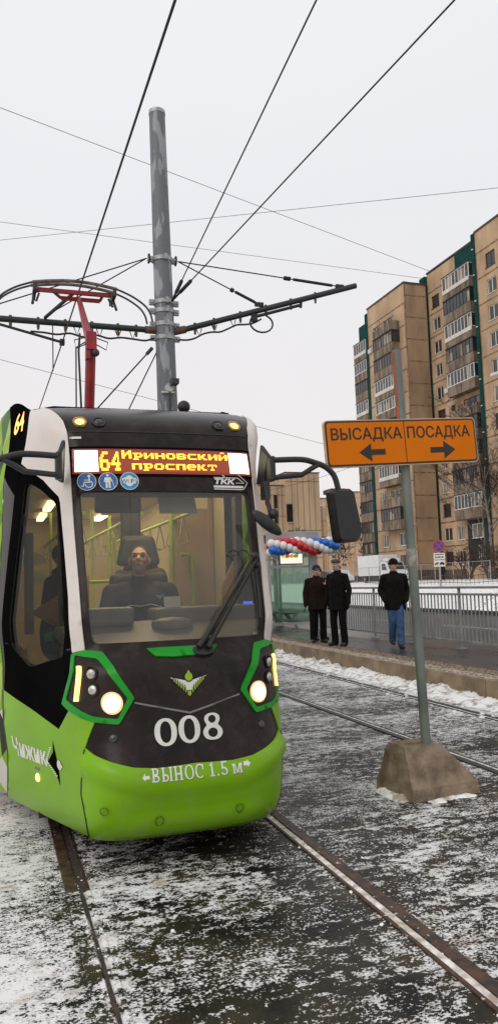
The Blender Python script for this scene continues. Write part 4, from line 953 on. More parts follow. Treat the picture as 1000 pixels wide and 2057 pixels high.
# ---- pantograph
M_REDP = mat('red_paint', (.27, .008, .012), .4, var=.35, scale=6, coat=.1)
M_CARB = mat('contact_strip_metal', (.16, .13, .10), .5, var=.6, scale=9, metal=.2)
pan = None
mb = MB(); mb.bb(.7, 1.6, 9.2, 10.6, 3.32, 3.40); mb.tube([(1.15, 9.72, 3.2), (1.15, 9.23, 4.62)], .062, 8); mb.tube([(1.15, 9.23, 4.62), (1.14, 10.35, 5.60)], [.06, .035], 8); mb.box((1.15, 9.23, 4.66), (.125, .14, .22)); mb.box((1.11, 9.24, 4.50), (.05, .12, .12)); mb.bb(.90, 1.42, 10.32, 10.38, 5.58, 5.62); mb.bb(.56, 1.56, 10.2, 10.25, 5.62, 5.67)
mb.tube([(.90, 10.35, 5.60), (.80, 10.3, 5.66)], .022, 6); mb.tube([(1.42, 10.35, 5.60), (1.45, 10.3, 5.66)], .022, 6)
pan = mb.build('pantograph', M_REDP, tram)
mb = MB()
for y, dz in ((10.12, 0), (10.5, .10)):
    mb.tube([(lerp(.52, 1.62, t), y, 5.70 + dz + .06 * math.sin(math.pi * t)) for t in np.linspace(0, 1, 13)], .024, 8)
mb.build('contact_strip', M_CARB, pan)
for s in (-1, 1):
    mb = MB()
    for y, dz in ((10.12, 0), (10.5, .10)):
        mb.tube(curve([(1.07 + s * .55, y, 5.70 + dz), (1.07 + s * .75, y, 5.62 + dz), (1.07 + s * .92, y, 5.51 + dz), (1.07 + s * 1.0, y, 5.40 + dz), (1.07 + s * 1.03, y, 5.28 + dz)]), .014, 7)
    mb.bb(1.07 + s * .52 - .022, 1.07 + s * .52 + .022, 10.1, 10.52, 5.60, 5.68); mb.tube([(1.07 + s * .52, 10.3, 5.62), (1.07 + s * .55, 10.2, 5.44)], .02, 6); mb.tube([(1.07 + s * .46, 10.3, 5.62), (1.07 + s * .50, 10.2, 5.48)], .016, 6)
    mb.build('pantograph_horn', M_GREYF, pan)
mb = MB()
for s in (-1, 1): mb.tube([(1.15 + s * .06, 9.2, 4.62), (1.15 + s * .18, 9.2, 4.56), (1.15 + s * .2, 9.2, 4.66), (1.15 + s * .07, 9.2, 4.70)], .008, 5)
mb.tube([(.98, 9.4, 3.2), (.98, 9.3, 4.6), (1.1, 9.3, 4.68)], .01, 5); mb.ball((1.2, 9.2, 4.52), .05, 8, 6); mb.build('pantograph_cable', M_GREYF, pan)
# ---- inside the tram: cab, saloon, rails
M_CREAM = mat('cream_lining', (.44, .37, .25), .6, var=.12, scale=1.5)
M_CAB = mat('dark_cab_plastic', (.030, .029, .028), .6, var=.25, scale=8)
M_DASH = mat('grey_dashboard', (.20, .18, .155), .5, var=.25, scale=5)
M_PART = mat('beige_partition', (.42, .30, .20), .6, var=.1, scale=2)
M_YEL = mat('ochre_panel', (.42, .24, .05), .6, var=.15, scale=3)
M_RAILG = mat('lime_handrail', (.33, .46, .03), .35, var=.1)
M_STRAP = mat('grey_strap', (.35, .33, .27), .6)
M_NAVY = mat('navy_uniform', (.022, .026, .034), .85, var=.3, scale=14, bump=.3, bscale=60)
mb = MB()
mb.add([(.32, 6.25, 2.80), (1.98, 6.25, 2.80), (2.16, 8, 2.80), (2.16, 12.8, 2.80), (.14, 12.8, 2.80), (.14, 8, 2.80)], [(0, 5, 4, 3, 2, 1)])
mb.add([(.14, 12.8, .4), (2.16, 12.8, .4), (2.16, 12.8, 2.8), (.14, 12.8, 2.8)], [(0, 1, 2, 3)])
mb.add([(2.16, 7.2, .4), (2.16, 12.8, .4), (2.16, 12.8, 2.8), (2.16, 7.2, 2.8)], [(0, 1, 2, 3)]); mb.add([(.14, 7.2, .4), (.14, 12.8, .4), (.14, 12.8, 2.8), (.14, 7.2, 2.8)], [(3, 2, 1, 0)])
mb.add([(.45, 5.6, .42), (1.85, 5.6, .42), (2.16, 7, .42), (2.16, 12.8, .42), (.14, 12.8, .42), (.14, 7, .42)], [(0, 1, 2, 3, 4, 5)])
inn = mb.build('interior_lining', M_CREAM, tram)
mb = MB()
mb.prism([(.50, 5.05, 1.30), (1.80, 5.05, 1.30), (1.92, 5.55, 1.47), (.40, 5.55, 1.44)], (0, 0, -.08)); mb.bb(.45, 1.85, 5.2, 5.6, .45, 1.30); mb.bb(1.10, 1.92, 5.45, 5.75, 1.40, 1.53); mb.ball((1.2, 5.35, 1.42), (.16, .1, .05), 12, 6); mb.bb(.62, .95, 5.4, 5.55, 1.42, 1.55)
mb.build('dashboard', M_DASH, inn, bevel=.03)
mb = MB(); mb.box((1.24, 5.50, 1.545), (.12, .01, .13), Matrix.Rotation(R(-12), 3, 'X')); mb.build('paper_note', M_STK, inn)
mb = MB(); mb.box((1.285, 5.46, 2.27), (.275, .015, .14), Matrix.Rotation(R(-32), 3, 'X')); mb.build('sun_visor', mat('pale_visor', (.80, .77, .68), .7), inn)
mb = MB(); mb.bb(.70, 1.03, 5.50, 5.56, 2.22, 2.36); mb.bb(1.05, 1.22, 6.56, 6.62, 1.9, 2.8); mb.bb(.55, 1.75, 5.42, 5.6, 2.34, 2.5); mb.bb(.45, .50, 5.6, 5.7, 1.3, 2.6)
mb.build('cab_bulkhead', M_CAB, inn, bevel=.02)
mb = MB(); mb.prism([(.98, 6.40, 1.86), (1.36, 6.40, 1.86), (1.31, 6.44, 2.12), (1.04, 6.44, 2.12)], (0, .09, 0)); mb.prism([(.90, 6.36, 1.1), (1.43, 6.36, 1.1), (1.41, 6.38, 1.80), (.93, 6.38, 1.80)], (0, .12, 0)); mb.build('seat_back', M_CAB, inn, bevel=.045, seg=3)
mb = MB(); mb.ball((1.14, 6.2, 1.05), (.30, .32, .16), 14, 8); mb.tube([(1.14, 6.2, .45), (1.14, 6.2, 1.0)], .1, 10); mb.build('driver_seat', M_CAB, inn)
mb = MB(); mb.bb(1.70, 2.10, 7.60, 7.64, .45, 2.46); mb.bb(2.10, 2.15, 7.58, 7.66, .45, 2.6); mb.build('cab_partition', M_PART, inn)
mb = MB(); mb.prism([(1.98, 6.75, 1.3), (2.12, 6.75, 1.3), (2.12, 6.75, 1.92), (1.98, 6.75, 1.66)], (0, .02, 0)); mb.bb(.24, .28, 6.7, 7.4, 1.1, 1.2); mb.prism([(.30, 6.6, 1.5), (.78, 6.6, 1.2), (.78, 6.6, 1.8)], (0, .02, 0)); mb.bb(1.1, 1.5, 8.2, 8.23, 2.45, 2.75); mb.build('ochre_panel', M_YEL, inn)
mb = MB(); mb.bb(.235, .30, 6.02, 6.10, 1.36, 2.12); mb.build('door_post', mat('pale_post', (.45, .43, .37), .5), inn)
for k, z in enumerate((1.90, 1.74)): mb = MB(); mb.prism([(.26, 7.1, z), (.42, 7.1, z), (.47, 7.1, z + .055), (.42, 7.1, z + .11), (.26, 7.1, z + .11)], (0, .01, 0)); mb.build('notice_plate', M_STK, inn)
mb = MB(); mb.bb(.5, .58, 6.2, 6.3, 1.0, 2.6); mb.build('cab_side_panel', M_BLACKS, inn)
mb = MB(); mb.bb(1.96, 2.02, 6.2, 6.3, 1.2, 2.5); mb.bb(2.05, 2.2, 6.3, 6.34, 1.1, 1.75); mb.build('door_pillar', M_CAB, inn)
mb = MB()
for y0, y1 in ((6.7, 7.7), (8.3, 9.3), (9.9, 10.9), (11.5, 12.5)):
    for x in (.72, 1.62): mb.bb(x - .05, x + .05, y0, y1, 2.75, 2.79)
mb.build('ceiling_lamp', E_TUBE, inn)
mb = MB()
for x in (.78, 1.29, 1.75): mb.tube([(x, 6.9, 2.35), (x, 12.7, 2.35)], .018, 8)
for x, y in ((1.29, 8.9), (1.30, 10.6), (1.29, 12.2), (1.72, 7.6), (1.62, 9.0), (.78, 8.2), (.78, 11), (.62, 7.3)): mb.tube([(x, y, .42), (x, y, 2.75)], .02, 8)
mb.tube([(1.29, 8.9, 2.35), (1.36, 8.9, 2.2), (1.38, 8.9, 1.3)], .02, 8); mb.tube([(.6, 8.4, 1.75), (1.3, 8.4, 1.75)], .018, 8); mb.tube([(1.74, 7.3, 1.98), (1.84, 7.3, 1.98), (1.86, 7.3, 1.5)], .022, 8)
mb.build('handrail', M_RAILG, inn)
mb = MB()
for k in range(10):
    for x in (1.29, 1.75, .78):
        y = 7.2 + k * .55; mb.tube([(x, y, 2.35), (x - .03, y, 2.2), (x - .05, y, 2.10), (x, y, 2.07), (x + .05, y, 2.10), (x + .03, y, 2.2), (x, y, 2.35)], .007, 5)
mb.build('strap', M_STRAP, inn)
mb = MB(); mb.bb(.16, .34, 8.0, 8.03, 1.95, 2.2); mb.build('passenger_screen', emit('screen_light', (.35, .8, .6), .8), inn)
mb = MB(); mb.bb(1.80, 1.87, 5.55, 5.57, 1.50, 1.55); mb.build('dash_display', emit('blue_display', (.05, .12, 1.0), 1.6), inn)
mb = MB(); mb.bb(.95, 1.35, 5.98, 6.12, 2.66, 2.69); mb.build('cab_fill_panel', E_TUBE, inn)  # glowing panel added over the cab to brighten the driver's face
for y, en in ((6.05, 7), (7.0, 10), (9.0, 18), (11.4, 20)):  # first is an added fill for the driver's face, the rest match ceiling lamps
    l = bpy.data.lights.new('ceiling_and_fill_light', 'AREA'); l.energy = en; l.color = (1, .80, .50); l.shape = 'RECTANGLE'; l.size = .9 if y > 6.5 else .3; l.size_y = 1.4 if y > 6.5 else .12
    o = bpy.data.objects.new('ceiling_and_fill_light', l); COL.objects.link(o); o.location = (1.17, y, 2.74 if y > 6.5 else 2.64); o.parent = None
# ================================================================== MAST, WIRES
M_MAST = mat('patched_grey_mast', (.26, .275, .30), .5, var=.1, scale=1.3, col2=(.14, .147, .162), stretch=(5, 5, 1.3), sharp=(.53, .57), detail=5, spec=.3, dirt=.12)
M_BAND = mat('galvanised_band', (.36, .36, .37), .45, metal=.4, var=.3, scale=20)
M_TUBE = mat('dark_green_tube', (.015, .022, .018), .45, var=.4, scale=5)
M_WIRE = mat('black_wire', (.012, .012, .013), .6)
M_BRONZE = mat('rusty_clamp', (.13, .075, .045), .6, metal=.3, var=.5, scale=30)
def mp(z): return Vector((lerp(2.965, 2.84, z / 10.12), 12.9, z))
mast = thing('catenary_mast', 'tall patched grey steel mast carrying the overhead wire arms behind the tram', 'mast', (2.965, 12.9, 0))
mb = MB(); mb.tube([mp(z) for z in (0, 4.6, 7.4, 10.12)], [.195, .175, .16, .142], 24); mb.build('pole', M_MAST, mast)
mb = MB(); mb.tube([mp(10.10), mp(10.17)], [.150, .146], 24); mb.build('mast_cap', M_BAND, mast)
for z in (7.40, 6.62, 6.46, 6.22, 5.98):
    mb = MB(); mb.tube([mp(z - .035), mp(z + .035)], [.182, .182], 20)
    for s in (-1, 1): mb.box(mp(z) + Vector((s * .215, 0, 0)), (.09, .07, .09)); mb.tube([mp(z) + Vector((s * .22, -.07, 0)), mp(z) + Vector((s * .22, .07, 0))], .022, 6)
    mb.box(mp(z) + Vector((.02, -.19, 0)), (.05, .05, .10)); mb.build('clamp_band', M_BAND, mast)
for s, e_ in ((1, (6.64, 12.9, 7.29)), (-1, (-.45, 12.9, 6.13))):
    mb = MB(); a = mp(6.12) + Vector((s * .19, 0, 0)); b = Vector(e_)
    mb.tube([a, b], .052, 10); arm = mb.build('bracket_arm', M_TUBE, mast)
    mb = MB(); mb.tube([mp(6.12) + Vector((s * .16, 0, 0)), a.lerp(b, .05)], .07, 8)
    mb.build('arm_socket', M_BRONZE, arm)
    for t in (.1, .2, .34, .48, .62, .76): q = a.lerp(b, t); mb = MB(); mb.tube([q + Vector((0, 0, -.14)), q + Vector((0, 0, -.09)), q + Vector((0, 0, .07))], [.018, .026, .026], 6); mb.build('arm_clamp', M_BRONZE, arm)
    mb = MB()
    L_ = [mp(5.97) + Vector((s * .2, -.05, 0))] + [a.lerp(b, t) + Vector((0, -.03, -.17 - .05 * math.sin(t * 20) ** 2)) for t in np.linspace(.05, .45 if s > 0 else .66, 10)]
    mb.tube(curve(L_, 4), .017, 6)
    if s > 0: mb.tube([a.lerp(b, .45) + Vector((.22 * math.cos(t) - .0, -.03, -.26 + .17 * math.sin(t))) for t in np.linspace(2.4, 7.4, 14)], .017, 6)
    for t in (.12, .2, .3, .42): q = a.lerp(b, t); mb.tube([q + Vector((-.05, 0, -.05)), q + Vector((0, -.03, -.2)), q + Vector((.05, 0, -.05))], .010, 5)
    mb.build('feeder_cable', M_WIRE, arm)
    mb = MB(); st0 = mp(7.41) + Vector((s * .28, 0, 0))
    mb.tube([mp(7.41) + Vector((s * .19, .08 * math.cos(t), .08 * math.sin(t))) + Vector((s * .05, 0, 0)) for t in np.linspace(0, 6.28, 10)], .014, 5)
    ends = [(6.30, 7.24), (4.66, 6.75)] if s > 0 else [(.02, 6.33), (.85, 6.22)]
    for x_, z_ in ends:
        p1 = Vector((x_, 12.9, z_)); mb.tube([st0, p1], .011, 6)
        if s > 0: mb.tube([st0.lerp(p1, .70), st0.lerp(p1, .95)], .028, 7); mb.tube([st0.lerp(p1, .64), st0.lerp(p1, .68)], .040, 7); mb.box(p1, (.16, .06, .07))
    mb.build('stay_rod', M_WIRE, arm)
    mb = MB()
    if s > 0: mb.tube([(5.45, 12.9, 6.80), (4.55, 12.88, 6.50)], .030, 8); mb.box((4.55, 12.88, 6.48), (.10, .08, .14)); mb.tube([(5.5, 12.9, 6.95), (5.48, 12.9, 6.76)], .03, 6)
    else: mb.tube([(.02, 12.9, 6.06), (1.13, 12.88, 5.79)], .024, 8); mb.box((1.13, 12.88, 5.79), (.08, .1, .09)); mb.tube([(.86, 12.9, 6.2), (1.22, 12.0, 6.30)], .03, 7); mb.tube([(.98, 12.9, 6.1), (.98, 12.9, 5.3)], .010, 5); mb.tube([(1.42, 12.85, 5.95), (1.38, 12.7, 5.6), (1.40, 12.6, 4.6), (1.40, 12.6, 3.2)], .018, 6)
    mb.build('steady_arm', M_WIRE, arm)
mb = MB(); c_ = mp(5.08) + Vector((0, -.17, 0)); mb.box(c_ + Vector((-.02, 0, -.10)), (.22, .08, .03)); mb.tube([c_ + Vector((0, .1, -.02)), c_ + Vector((0, -.06, -.02))], .075, 14); cc = mb.build('security_camera', mat('camera_white', (.55, .54, .52), .5), mast)
mb = MB(); mb.box(c_ + Vector((.06, -.16, .045)), (.12, .2, .085)); mb.tube([c_ + Vector((.0, -.05, -.1)), c_ + Vector((.02, 0, -1.6))], .018, 6); mb.build('camera_hood', M_GREYF, cc)
def wire(name, label, cat, pts, r, group=None, m=None, sag=0):
    P = [Vector(p) for p in pts]
    if sag and len(P) == 2: P = [P[0].lerp(P[1], t) - Vector((0, 0, sag * 4 * t * (1 - t))) for t in np.linspace(0, 1, 25)]
    mb = MB(); mb.tube(P, r, 6); return tag(mb.build(name, m or M_WIRE), label, cat, group)
wire('contact_wire', 'thick black contact wire running overhead above the tram pantograph', 'wire', [(1.37, -3, 5.90), (1.25, 5, 5.84), (1.165, 10.4, 5.80), (1.13, 12.9, 5.78), (1.03, 18.5, 5.78), (.85, 30, 5.78), (.6, 60, 5.8)], .0115)
def ext(a, b, k): a, b = Vector(a), Vector(b); return a + (b - a) * k
a = mp(6.60) + Vector((.1, -.19, 0))
w1 = wire('span_wire', 'black span wire from the mast clamp, steeper of the two rising overhead', 'wire', [a, ext(a, (3.11, 6.6, 7.5), 2.2)], .0105)
w2 = wire('span_wire', 'black span wire from the mast clamp, flatter of the two slanting to the right', 'wire', [a, ext(a, (4.46, 6.21, 7.5), 2.2)], .0105)
mb = MB()
for t_ in ((3.11, 6.6, 7.5), (4.46, 6.21, 7.5)): q = Vector(t_); mb.tube([a.lerp(q, .05), a.lerp(q, .11)], .032, 7); mb.tube([a.lerp(q, .0), a.lerp(q, .05)], .02, 6)
mb.build('strain_insulator', M_GREYF, mast)
wire('guy_wire', 'guy wire running down left from the mast behind the tram roof, longer of the two', 'wire', [(2.66, 12.9, 5.80), (1.5, 12.9, 4.46)], .014); wire('guy_wire', 'guy wire running down left from the mast behind the tram roof, shorter of the two', 'wire', [(2.76, 12.9, 5.78), (2.1, 12.9, 4.43)], .012)
mb = MB(); mb.tube([(2.66, 12.9, 5.80), (2.56, 12.9, 5.685)], .032, 7); mb.tube([(2.76, 12.9, 5.78), (2.74, 12.9, 5.735)], .024, 7); mb.build('guy_insulator', M_GREYF, mast)
M_THIN = mat('grey_far_wire', (.20, .20, .21), .6)
wire('far_wire', 'thin far wire slanting down across the sky, uppermost at the left edge', 'wire', [ext((51.3, 79.5, 38.9), (.70, 60, 39.3), 1.3), (51.3, 79.5, 38.9)], .028, None, M_THIN)
wire('far_wire', 'thin far wire nearly level, ending at the tall building roof corner', 'wire', [ext((51.3, 81, 38.6), (.9, 80, 39.4), 1.3), (51.3, 81, 38.6)], .026, None, M_THIN)
wire('far_wire', 'thin far wire rising to the right edge across the mast', 'wire', [ext((39, 50, 32.8), (.8, 75, 35.2), 1.3), ext((.8, 75, 35.2), (39, 50, 32.8), 1.3)], .024, None, M_THIN)
wire('far_wire', 'thin far wire lowest on the left, slanting down behind the tram roof', 'wire', [ext((22.81, 50, 11.3), (.42, 40, 13.3), 1.3), ext((.42, 40, 13.3), (22.81, 50, 11.3), 1.0)], .014, None, M_THIN)
wire('far_wire', 'thin sagging wire hung across the beige facades below the tram mirror', 'wire', [(33, 90, 13.0), (47.9, 82, 17.6)], .022, None, M_WIRE, .5)
# ================================================================== SIGN ON A CONCRETE FOOT
M_CONC = mat('foot_concrete', (.27, .205, .145), .9, var=.4, scale=7, bump=1, bscale=38, col2=(.115, .084, .058), detail=10, dirt=.3, spec=.1)
M_POST = mat('weathered_post', (.16, .185, .165), .6, var=.4, scale=4, bump=.4, bscale=30, col2=(.085, .10, .088), stretch=(1, 1, .5), detail=8, dirt=.25)
M_RUST = mat('orange_rust', (.36, .10, .035), .8, var=.4, scale=6, col2=(.17, .085, .05))
M_ORANGE = mat('orange_sign', (.66, .165, .003), .5, var=.07, scale=3, spec=.08, dirt=.10)
M_INK = mat('sign_ink', (.018, .012, .008), .5)
sg = thing('road_sign', 'orange boarding direction sign with two arrows on a leaning post in a concrete foot', 'sign', (3.25, 5.45, 0))
mb = MB()
B4 = [(2.985, 5.26), (3.605, 5.30), (3.60, 5.80), (2.93, 5.74)]; T4 = [(3.03, 5.42), (3.335, 5.44), (3.34, 5.66), (3.0, 5.64)]
M_SGS = M_SNOW
def ring4(c4, z, j): return [(x + j * noise.noise((x * 9, y * 9, z * 5)) + j * .6 * noise.noise((x * 26, y * 26, z * 22)), y + j * noise.noise((x * 7, z, y * 7)) + j * .6 * noise.noise((x * 22, z * 25, y * 22)), z) for x, y in c4]
lv = [([tuple(Vector(a).lerp(Vector(b), t_)) for a, b in zip(B4, T4)], z_) for t_, z_ in ((0, 0), (.015, .05), (.04, .095), (.25, .16), (.5, .235), (.75, .315), (.97, .375), (1.06, .388))]
vs = []
def sub4(c4, n=10): return [tuple(Vector(c4[i]).lerp(Vector(c4[(i + 1) % 4]), k / n)) for i in range(4) for k in range(n)]
for c4, z in lv: vs += ring4(sub4(c4), z, .013)
n = 40; fs = [(i * n + k, i * n + (k + 1) % n, (i + 1) * n + (k + 1) % n, (i + 1) * n + k) for i in range(len(lv) - 1) for k in range(n)] + [tuple(range((len(lv) - 1) * n, len(lv) * n)), tuple(reversed(range(n)))]
mb.add(vs, fs); mb.build('concrete_foot', M_CONC, sg, bevel=.012)
for (x0, x1, y0, y1, h_, k_) in ((2.87, 3.02, 5.3, 5.75, .10, 51), (3.0, 3.65, 5.17, 5.31, .055, 52)): tag(lump(x0, x1, y0, y1, h_, .02, k_).build('snow_clump', M_SNOW), kind='stuff')
def pp(z): return Vector((3.245 - .0275 * (z - .35), 5.47, z))
mb = MB(); mb.tube([pp(.33), pp(1.2), pp(2.4), pp(3.55)], .0385, 18, False); mb.tube([pp(3.55), pp(3.54)], [.0385, .03], 18)
mb.m = 1; N_ = 18
for z0, z1 in ((2.6, 3.54),):
    for k in range(10, 14):
        a0, a1 = R(k * 15 + 15), R(k * 15 + 30)
        mb.add([pp(z0) + Vector((math.cos(a0) * .0392, math.sin(a0) * .0392, 0)), pp(z0) + Vector((math.cos(a1) * .0392, math.sin(a1) * .0392, 0)), pp(z1) + Vector((math.cos(a1) * .0392, math.sin(a1) * .0392, 0)), pp(z1) + Vector((math.cos(a0) * .0392, math.sin(a0) * .0392, 0))], [(0, 1, 2, 3)])
mb.m = 2; mb.tube([pp(1.78), pp(1.80), pp(1.90), pp(1.92)], [.0395, .0412, .0412, .0395], 18)
mb.build('post', [M_POST, M_RUST, mat('old_sticker_band', (.33, .31, .27), .8, var=.5, scale=25)], sg)
TB = Matrix.Rotation(-.056, 3, 'Y'); BC = Vector((3.135, 5.39, 2.775))
def bp_(x, z, y=0.): return BC + TB @ Vector((x, y, z))
def rrect(w_, h_, r, n=6):
    o = []
    for cx, cz, a0 in ((w_ - r, h_ - r, 0), (-w_ + r, h_ - r, 90), (-w_ + r, -h_ + r, 180), (w_ - r, -h_ + r, 270)): o += [(cx + r * math.cos(R(a0 + 90 * k / n)), cz + r * math.sin(R(a0 + 90 * k / n))) for k in range(n + 1)]
    return o
def slab(poly, y0, y1, name, m, par):
    mb = MB(); mb.prism([bp_(x, z, y0) for x, z in poly], TB @ Vector((0, y1 - y0, 0))); return mb.build(name, m, par)
brd = slab(rrect(.688, .187, .035), 0, .028, 'sign_board', mat('sign_edge_paint', (.60, .42, .26), .5, var=.2, scale=8), sg)
slab(rrect(.680, .179, .030), -.003, 0, 'sign_border', M_INK, brd); slab(rrect(.666, .165, .022), -.006, -.003, 'sign_face', M_ORANGE, brd)
ink = MB()
def flat_poly(poly, y): ink.prism([bp_(x, z, y) for x, z in poly], TB @ Vector((0, -.0015, 0)))
flat_poly([(.010, -.166), (.016, -.166), (.016, .166), (.010, .166)], -.006)
for x0, s in ((-.405, 1), (.47, -1)): flat_poly([(x0, -.075), (x0 + s * .108, -.004), (x0 + s * .108, -.052), (x0 + s * .232, -.052), (x0 + s * .232, -.098), (x0 + s * .108, -.098), (x0 + s * .108, -.150)], -.006)
for s_, x0, x1, z0, z1 in (('ВЫСАДКА', -.634, -.012, .030, .122), ('ПОСАДКА', .040, .622, .030, .122)):
    vs, fs = text_mesh(s_)
    if 'Ы' in s_:                                   # this letter is drawn by hand: stem, bowl, stem
        xb = max(v[0] for v in text_mesh('ВЫ')[0]); yy = text_mesh('Ы')[0]; xa = xb - (max(v[0] for v in yy) - min(v[0] for v in yy)); H_ = CAP[1]; T_ = .13 * H_
        fs = [f for f in fs if not (xa - .03 < sum(vs[i][0] for i in f) / len(f) < xb + .01)]
        def add_(poly):
            global vs, fs
            fs = fs + [tuple(range(len(vs), len(vs) + len(poly)))]; vs = vs + poly
        wb_ = (xb - xa) * .68; rb = .29 * H_
        for a_, b_, c_, d_ in ((xa, 0, xa + T_, H_), (xb - T_, 0, xb, H_), (xa + T_, 2 * rb - T_ * .9, xa + wb_ - rb, 2 * rb), (xa + T_, 0, xa + wb_ - rb, T_ * .9)): add_([(a_, b_), (c_, b_), (c_, d_), (a_, d_)])
        for k in range(12):
            t0, t1 = R(-90 + 15 * k), R(-75 + 15 * k); cx = xa + wb_ - rb
            add_([(cx + rb * math.cos(t0), rb + rb * math.sin(t0)), (cx + rb * math.cos(t1), rb + rb * math.sin(t1)), (cx + (rb - T_) * math.cos(t1), rb + (rb - T_ * .9) * math.sin(t1)), (cx + (rb - T_) * math.cos(t0), rb + (rb - T_ * .9) * math.sin(t0))])
    vs = fit(vs, x0, x1, z0, z1, CAP)
    for q_, dx, dz in ((0, 0, 0), (1, .0022, 0), (2, -.0022, 0), (3, 0, .0016), (4, 0, -.0016)): ink.add([bp_(x + dx, z + dz, -.0072 - q_ * .0002) for x, z in vs], fs)
ink.build('sign_lettering', M_INK, brd)
mb = MB()
for z in (2.86, 2.68): mb.tube([pp(z - .02), pp(z + .02)], .044, 14); mb.bb(3.02, 3.22, 5.42, 5.45, z - .02, z + .02)
mb.build('sign_clamp', M_BAND, sg)
# ================================================================== PLATFORM RAILING
M_RAILP = mat('grey_railing_paint', (.27, .27, .275), .5, var=.25, scale=4, metal=.1)
rl = thing('platform_railing', 'grey metal railing with flat vertical bars along the platform', 'railing', (8.5, 12, .276))
ys_ = [19.85 - 1.75 * k for k in range(11)]
for y in ys_:
    mb = MB(); mb.bb(8.485, 8.535, y - .018, y + .018, .276, 1.43); mb.bb(8.42, 8.60, y - .06, y + .06, .276, .30); mb.build('post', M_RAILP, rl, bevel=.004)
for y in ys_[:-1]:
    mb = MB(); mb.bb(8.485, 8.535, y - 1.72, y - .031, .40, .44); mb.bb(8.485, 8.535, y - 1.72, y - .031, 1.30, 1.34)
    for k in range(1, 14): yy = y - 1.75 * k / 14; mb.bb(8.496, 8.524, yy - .005, yy + .005, .44, 1.30)
    mb.build('railing_panel', M_RAILP, rl)
mb = MB(); mb.bb(8.45, 8.57, ys_[-1] - .1, ys_[0] + .1, 1.43, 1.475); mb.build('top_rail', M_RAILP, rl, bevel=.012)
# ================================================================== SHELTER
M_ALU = mat('shelter_metal', (.34, .33, .33), .45, var=.2, scale=2, metal=.2)
M_SGL = glass('shelter_glass', (.80, .90, .84), .5, .03, .015)
sh = thing('tram_shelter', 'glass and metal tram stop shelter under the balloon garland', 'shelter', (8.3, 22.5, .276))
mb = MB(); mb.bb(7.35, 8.98, 20.5, 26.5, 2.98, 3.08); mb.bb(7.35, 8.98, 20.44, 20.5, 2.55, 3.08); mb.build('roof', M_ALU, sh, bevel=.02)
for x, y in ((8.78, 20.55), (8.78, 23.5), (8.78, 26.4)): mb = MB(); mb.bb(x - .12, x + .12, y - .05, y + .05, .276, 2.98); mb.build('pillar', M_ALU, sh, bevel=.01)
for y in (20.55, 26.4): mb = MB(); mb.bb(7.42, 7.48, y - .03, y + .03, .276, 2.98); mb.build('frame_post', M_ALU, sh)
for y0, y1 in ((20.65, 22.0), (22.02, 23.42), (23.58, 24.9), (24.92, 26.3)): mb = MB(); mb.bb(8.70, 8.712, y0, y1, .50, 2.35); mb.build('glass_panel', M_SGL, sh)
mb = MB(); mb.bb(7.50, 8.64, 20.55, 20.562, .50, 2.05); mb.build('glass_panel', M_SGL, sh)
mb = MB(); mb.bb(7.50, 8.64, 26.4, 26.412, .50, 2.3); mb.build('glass_panel', M_SGL, sh)
mb = MB(); mb.bb(7.48, 8.66, 20.53, 20.58, 2.05, 2.11); mb.bb(7.48, 8.66, 20.53, 20.58, .42, .50); mb.bb(8.68, 8.73, 20.6, 26.4, 2.35, 2.41); mb.bb(8.68, 8.73, 20.6, 26.4, .40, .50); mb.build('glass_frame', M_ALU, sh)
mb = MB(); mb.bb(8.05, 8.45, 21.2, 24.2, .70, .74); be = mb.build('bench', mat('bench_dark', (.05, .045, .04), .6), sh, bevel=.01)
for y in (21.5, 22.7, 23.9): mb = MB(); mb.prism([(8.60, y, .276), (8.66, y, .276), (8.35, y, .70), (8.2, y, .70)], (0, .05, 0)); mb.build('bench_leg', M_ALU, be)
mb = MB(); mb.bb(7.78, 8.52, 20.60, 20.68, 2.14, 2.52); sc_ = mb.build('advert_screen', M_GREYF, sh, bevel=.01)
mb = MB(); mb.add([(7.81, 20.595, 2.17), (8.49, 20.595, 2.17), (8.49, 20.595, 2.49), (7.81, 20.595, 2.49)], [(0, 1, 2, 3)]); mb.build('screen_face', emit('advert_white', (1, .96, .82), .95), sc_)
for c, col, k in ((8.02, (.75, .04, .02), 'advert_red'), (8.16, (.85, .35, .02), 'advert_orange'), (8.29, (.12, .40, .03), 'advert_green'), (7.90, (.95, .75, .1), 'advert_yellow')):
    mb = MB(); mb.add([(c + .075 * math.cos(t), 20.59, 2.385 + .055 * math.sin(t)) for t in np.linspace(0, 2 * math.pi, 12, endpoint=False)], [tuple(range(12))]); mb.build('advert_picture', emit(k, col, .8), sc_)
# garland: four-ball clusters twisted red, white, blue, white
gar = thing('balloon_garland', 'twisted garland of red, white and blue balloons on the shelter front', 'garland', (8.3, 20.2, 2.6))
MBL = [mat('red_balloon', (.55, .012, .018), .28, var=.1, spec=.6), mat('white_balloon', (.72, .68, .68), .3, var=.06), mat('blue_balloon', (.01, .13, .52), .28, var=.1, spec=.6), mat('white_balloon', (.72, .68, .68), .3)]
for i in range(13):
    x = 7.40 + i * .162; z = 2.60 + .035 * math.sin(i * .5) + .008 * i
    for k in range(4):
        t = k * math.pi / 2 + i * .52 + .4; mb = MB(); r_ = random.uniform(.108, .128)
        mb.ball((x + random.uniform(-.02, .02), 20.22 + .125 * math.cos(t), z + .135 * math.sin(t)), (r_, r_, r_ * 1.05), 14, 10); mb.build('balloon', MBL[k], gar)
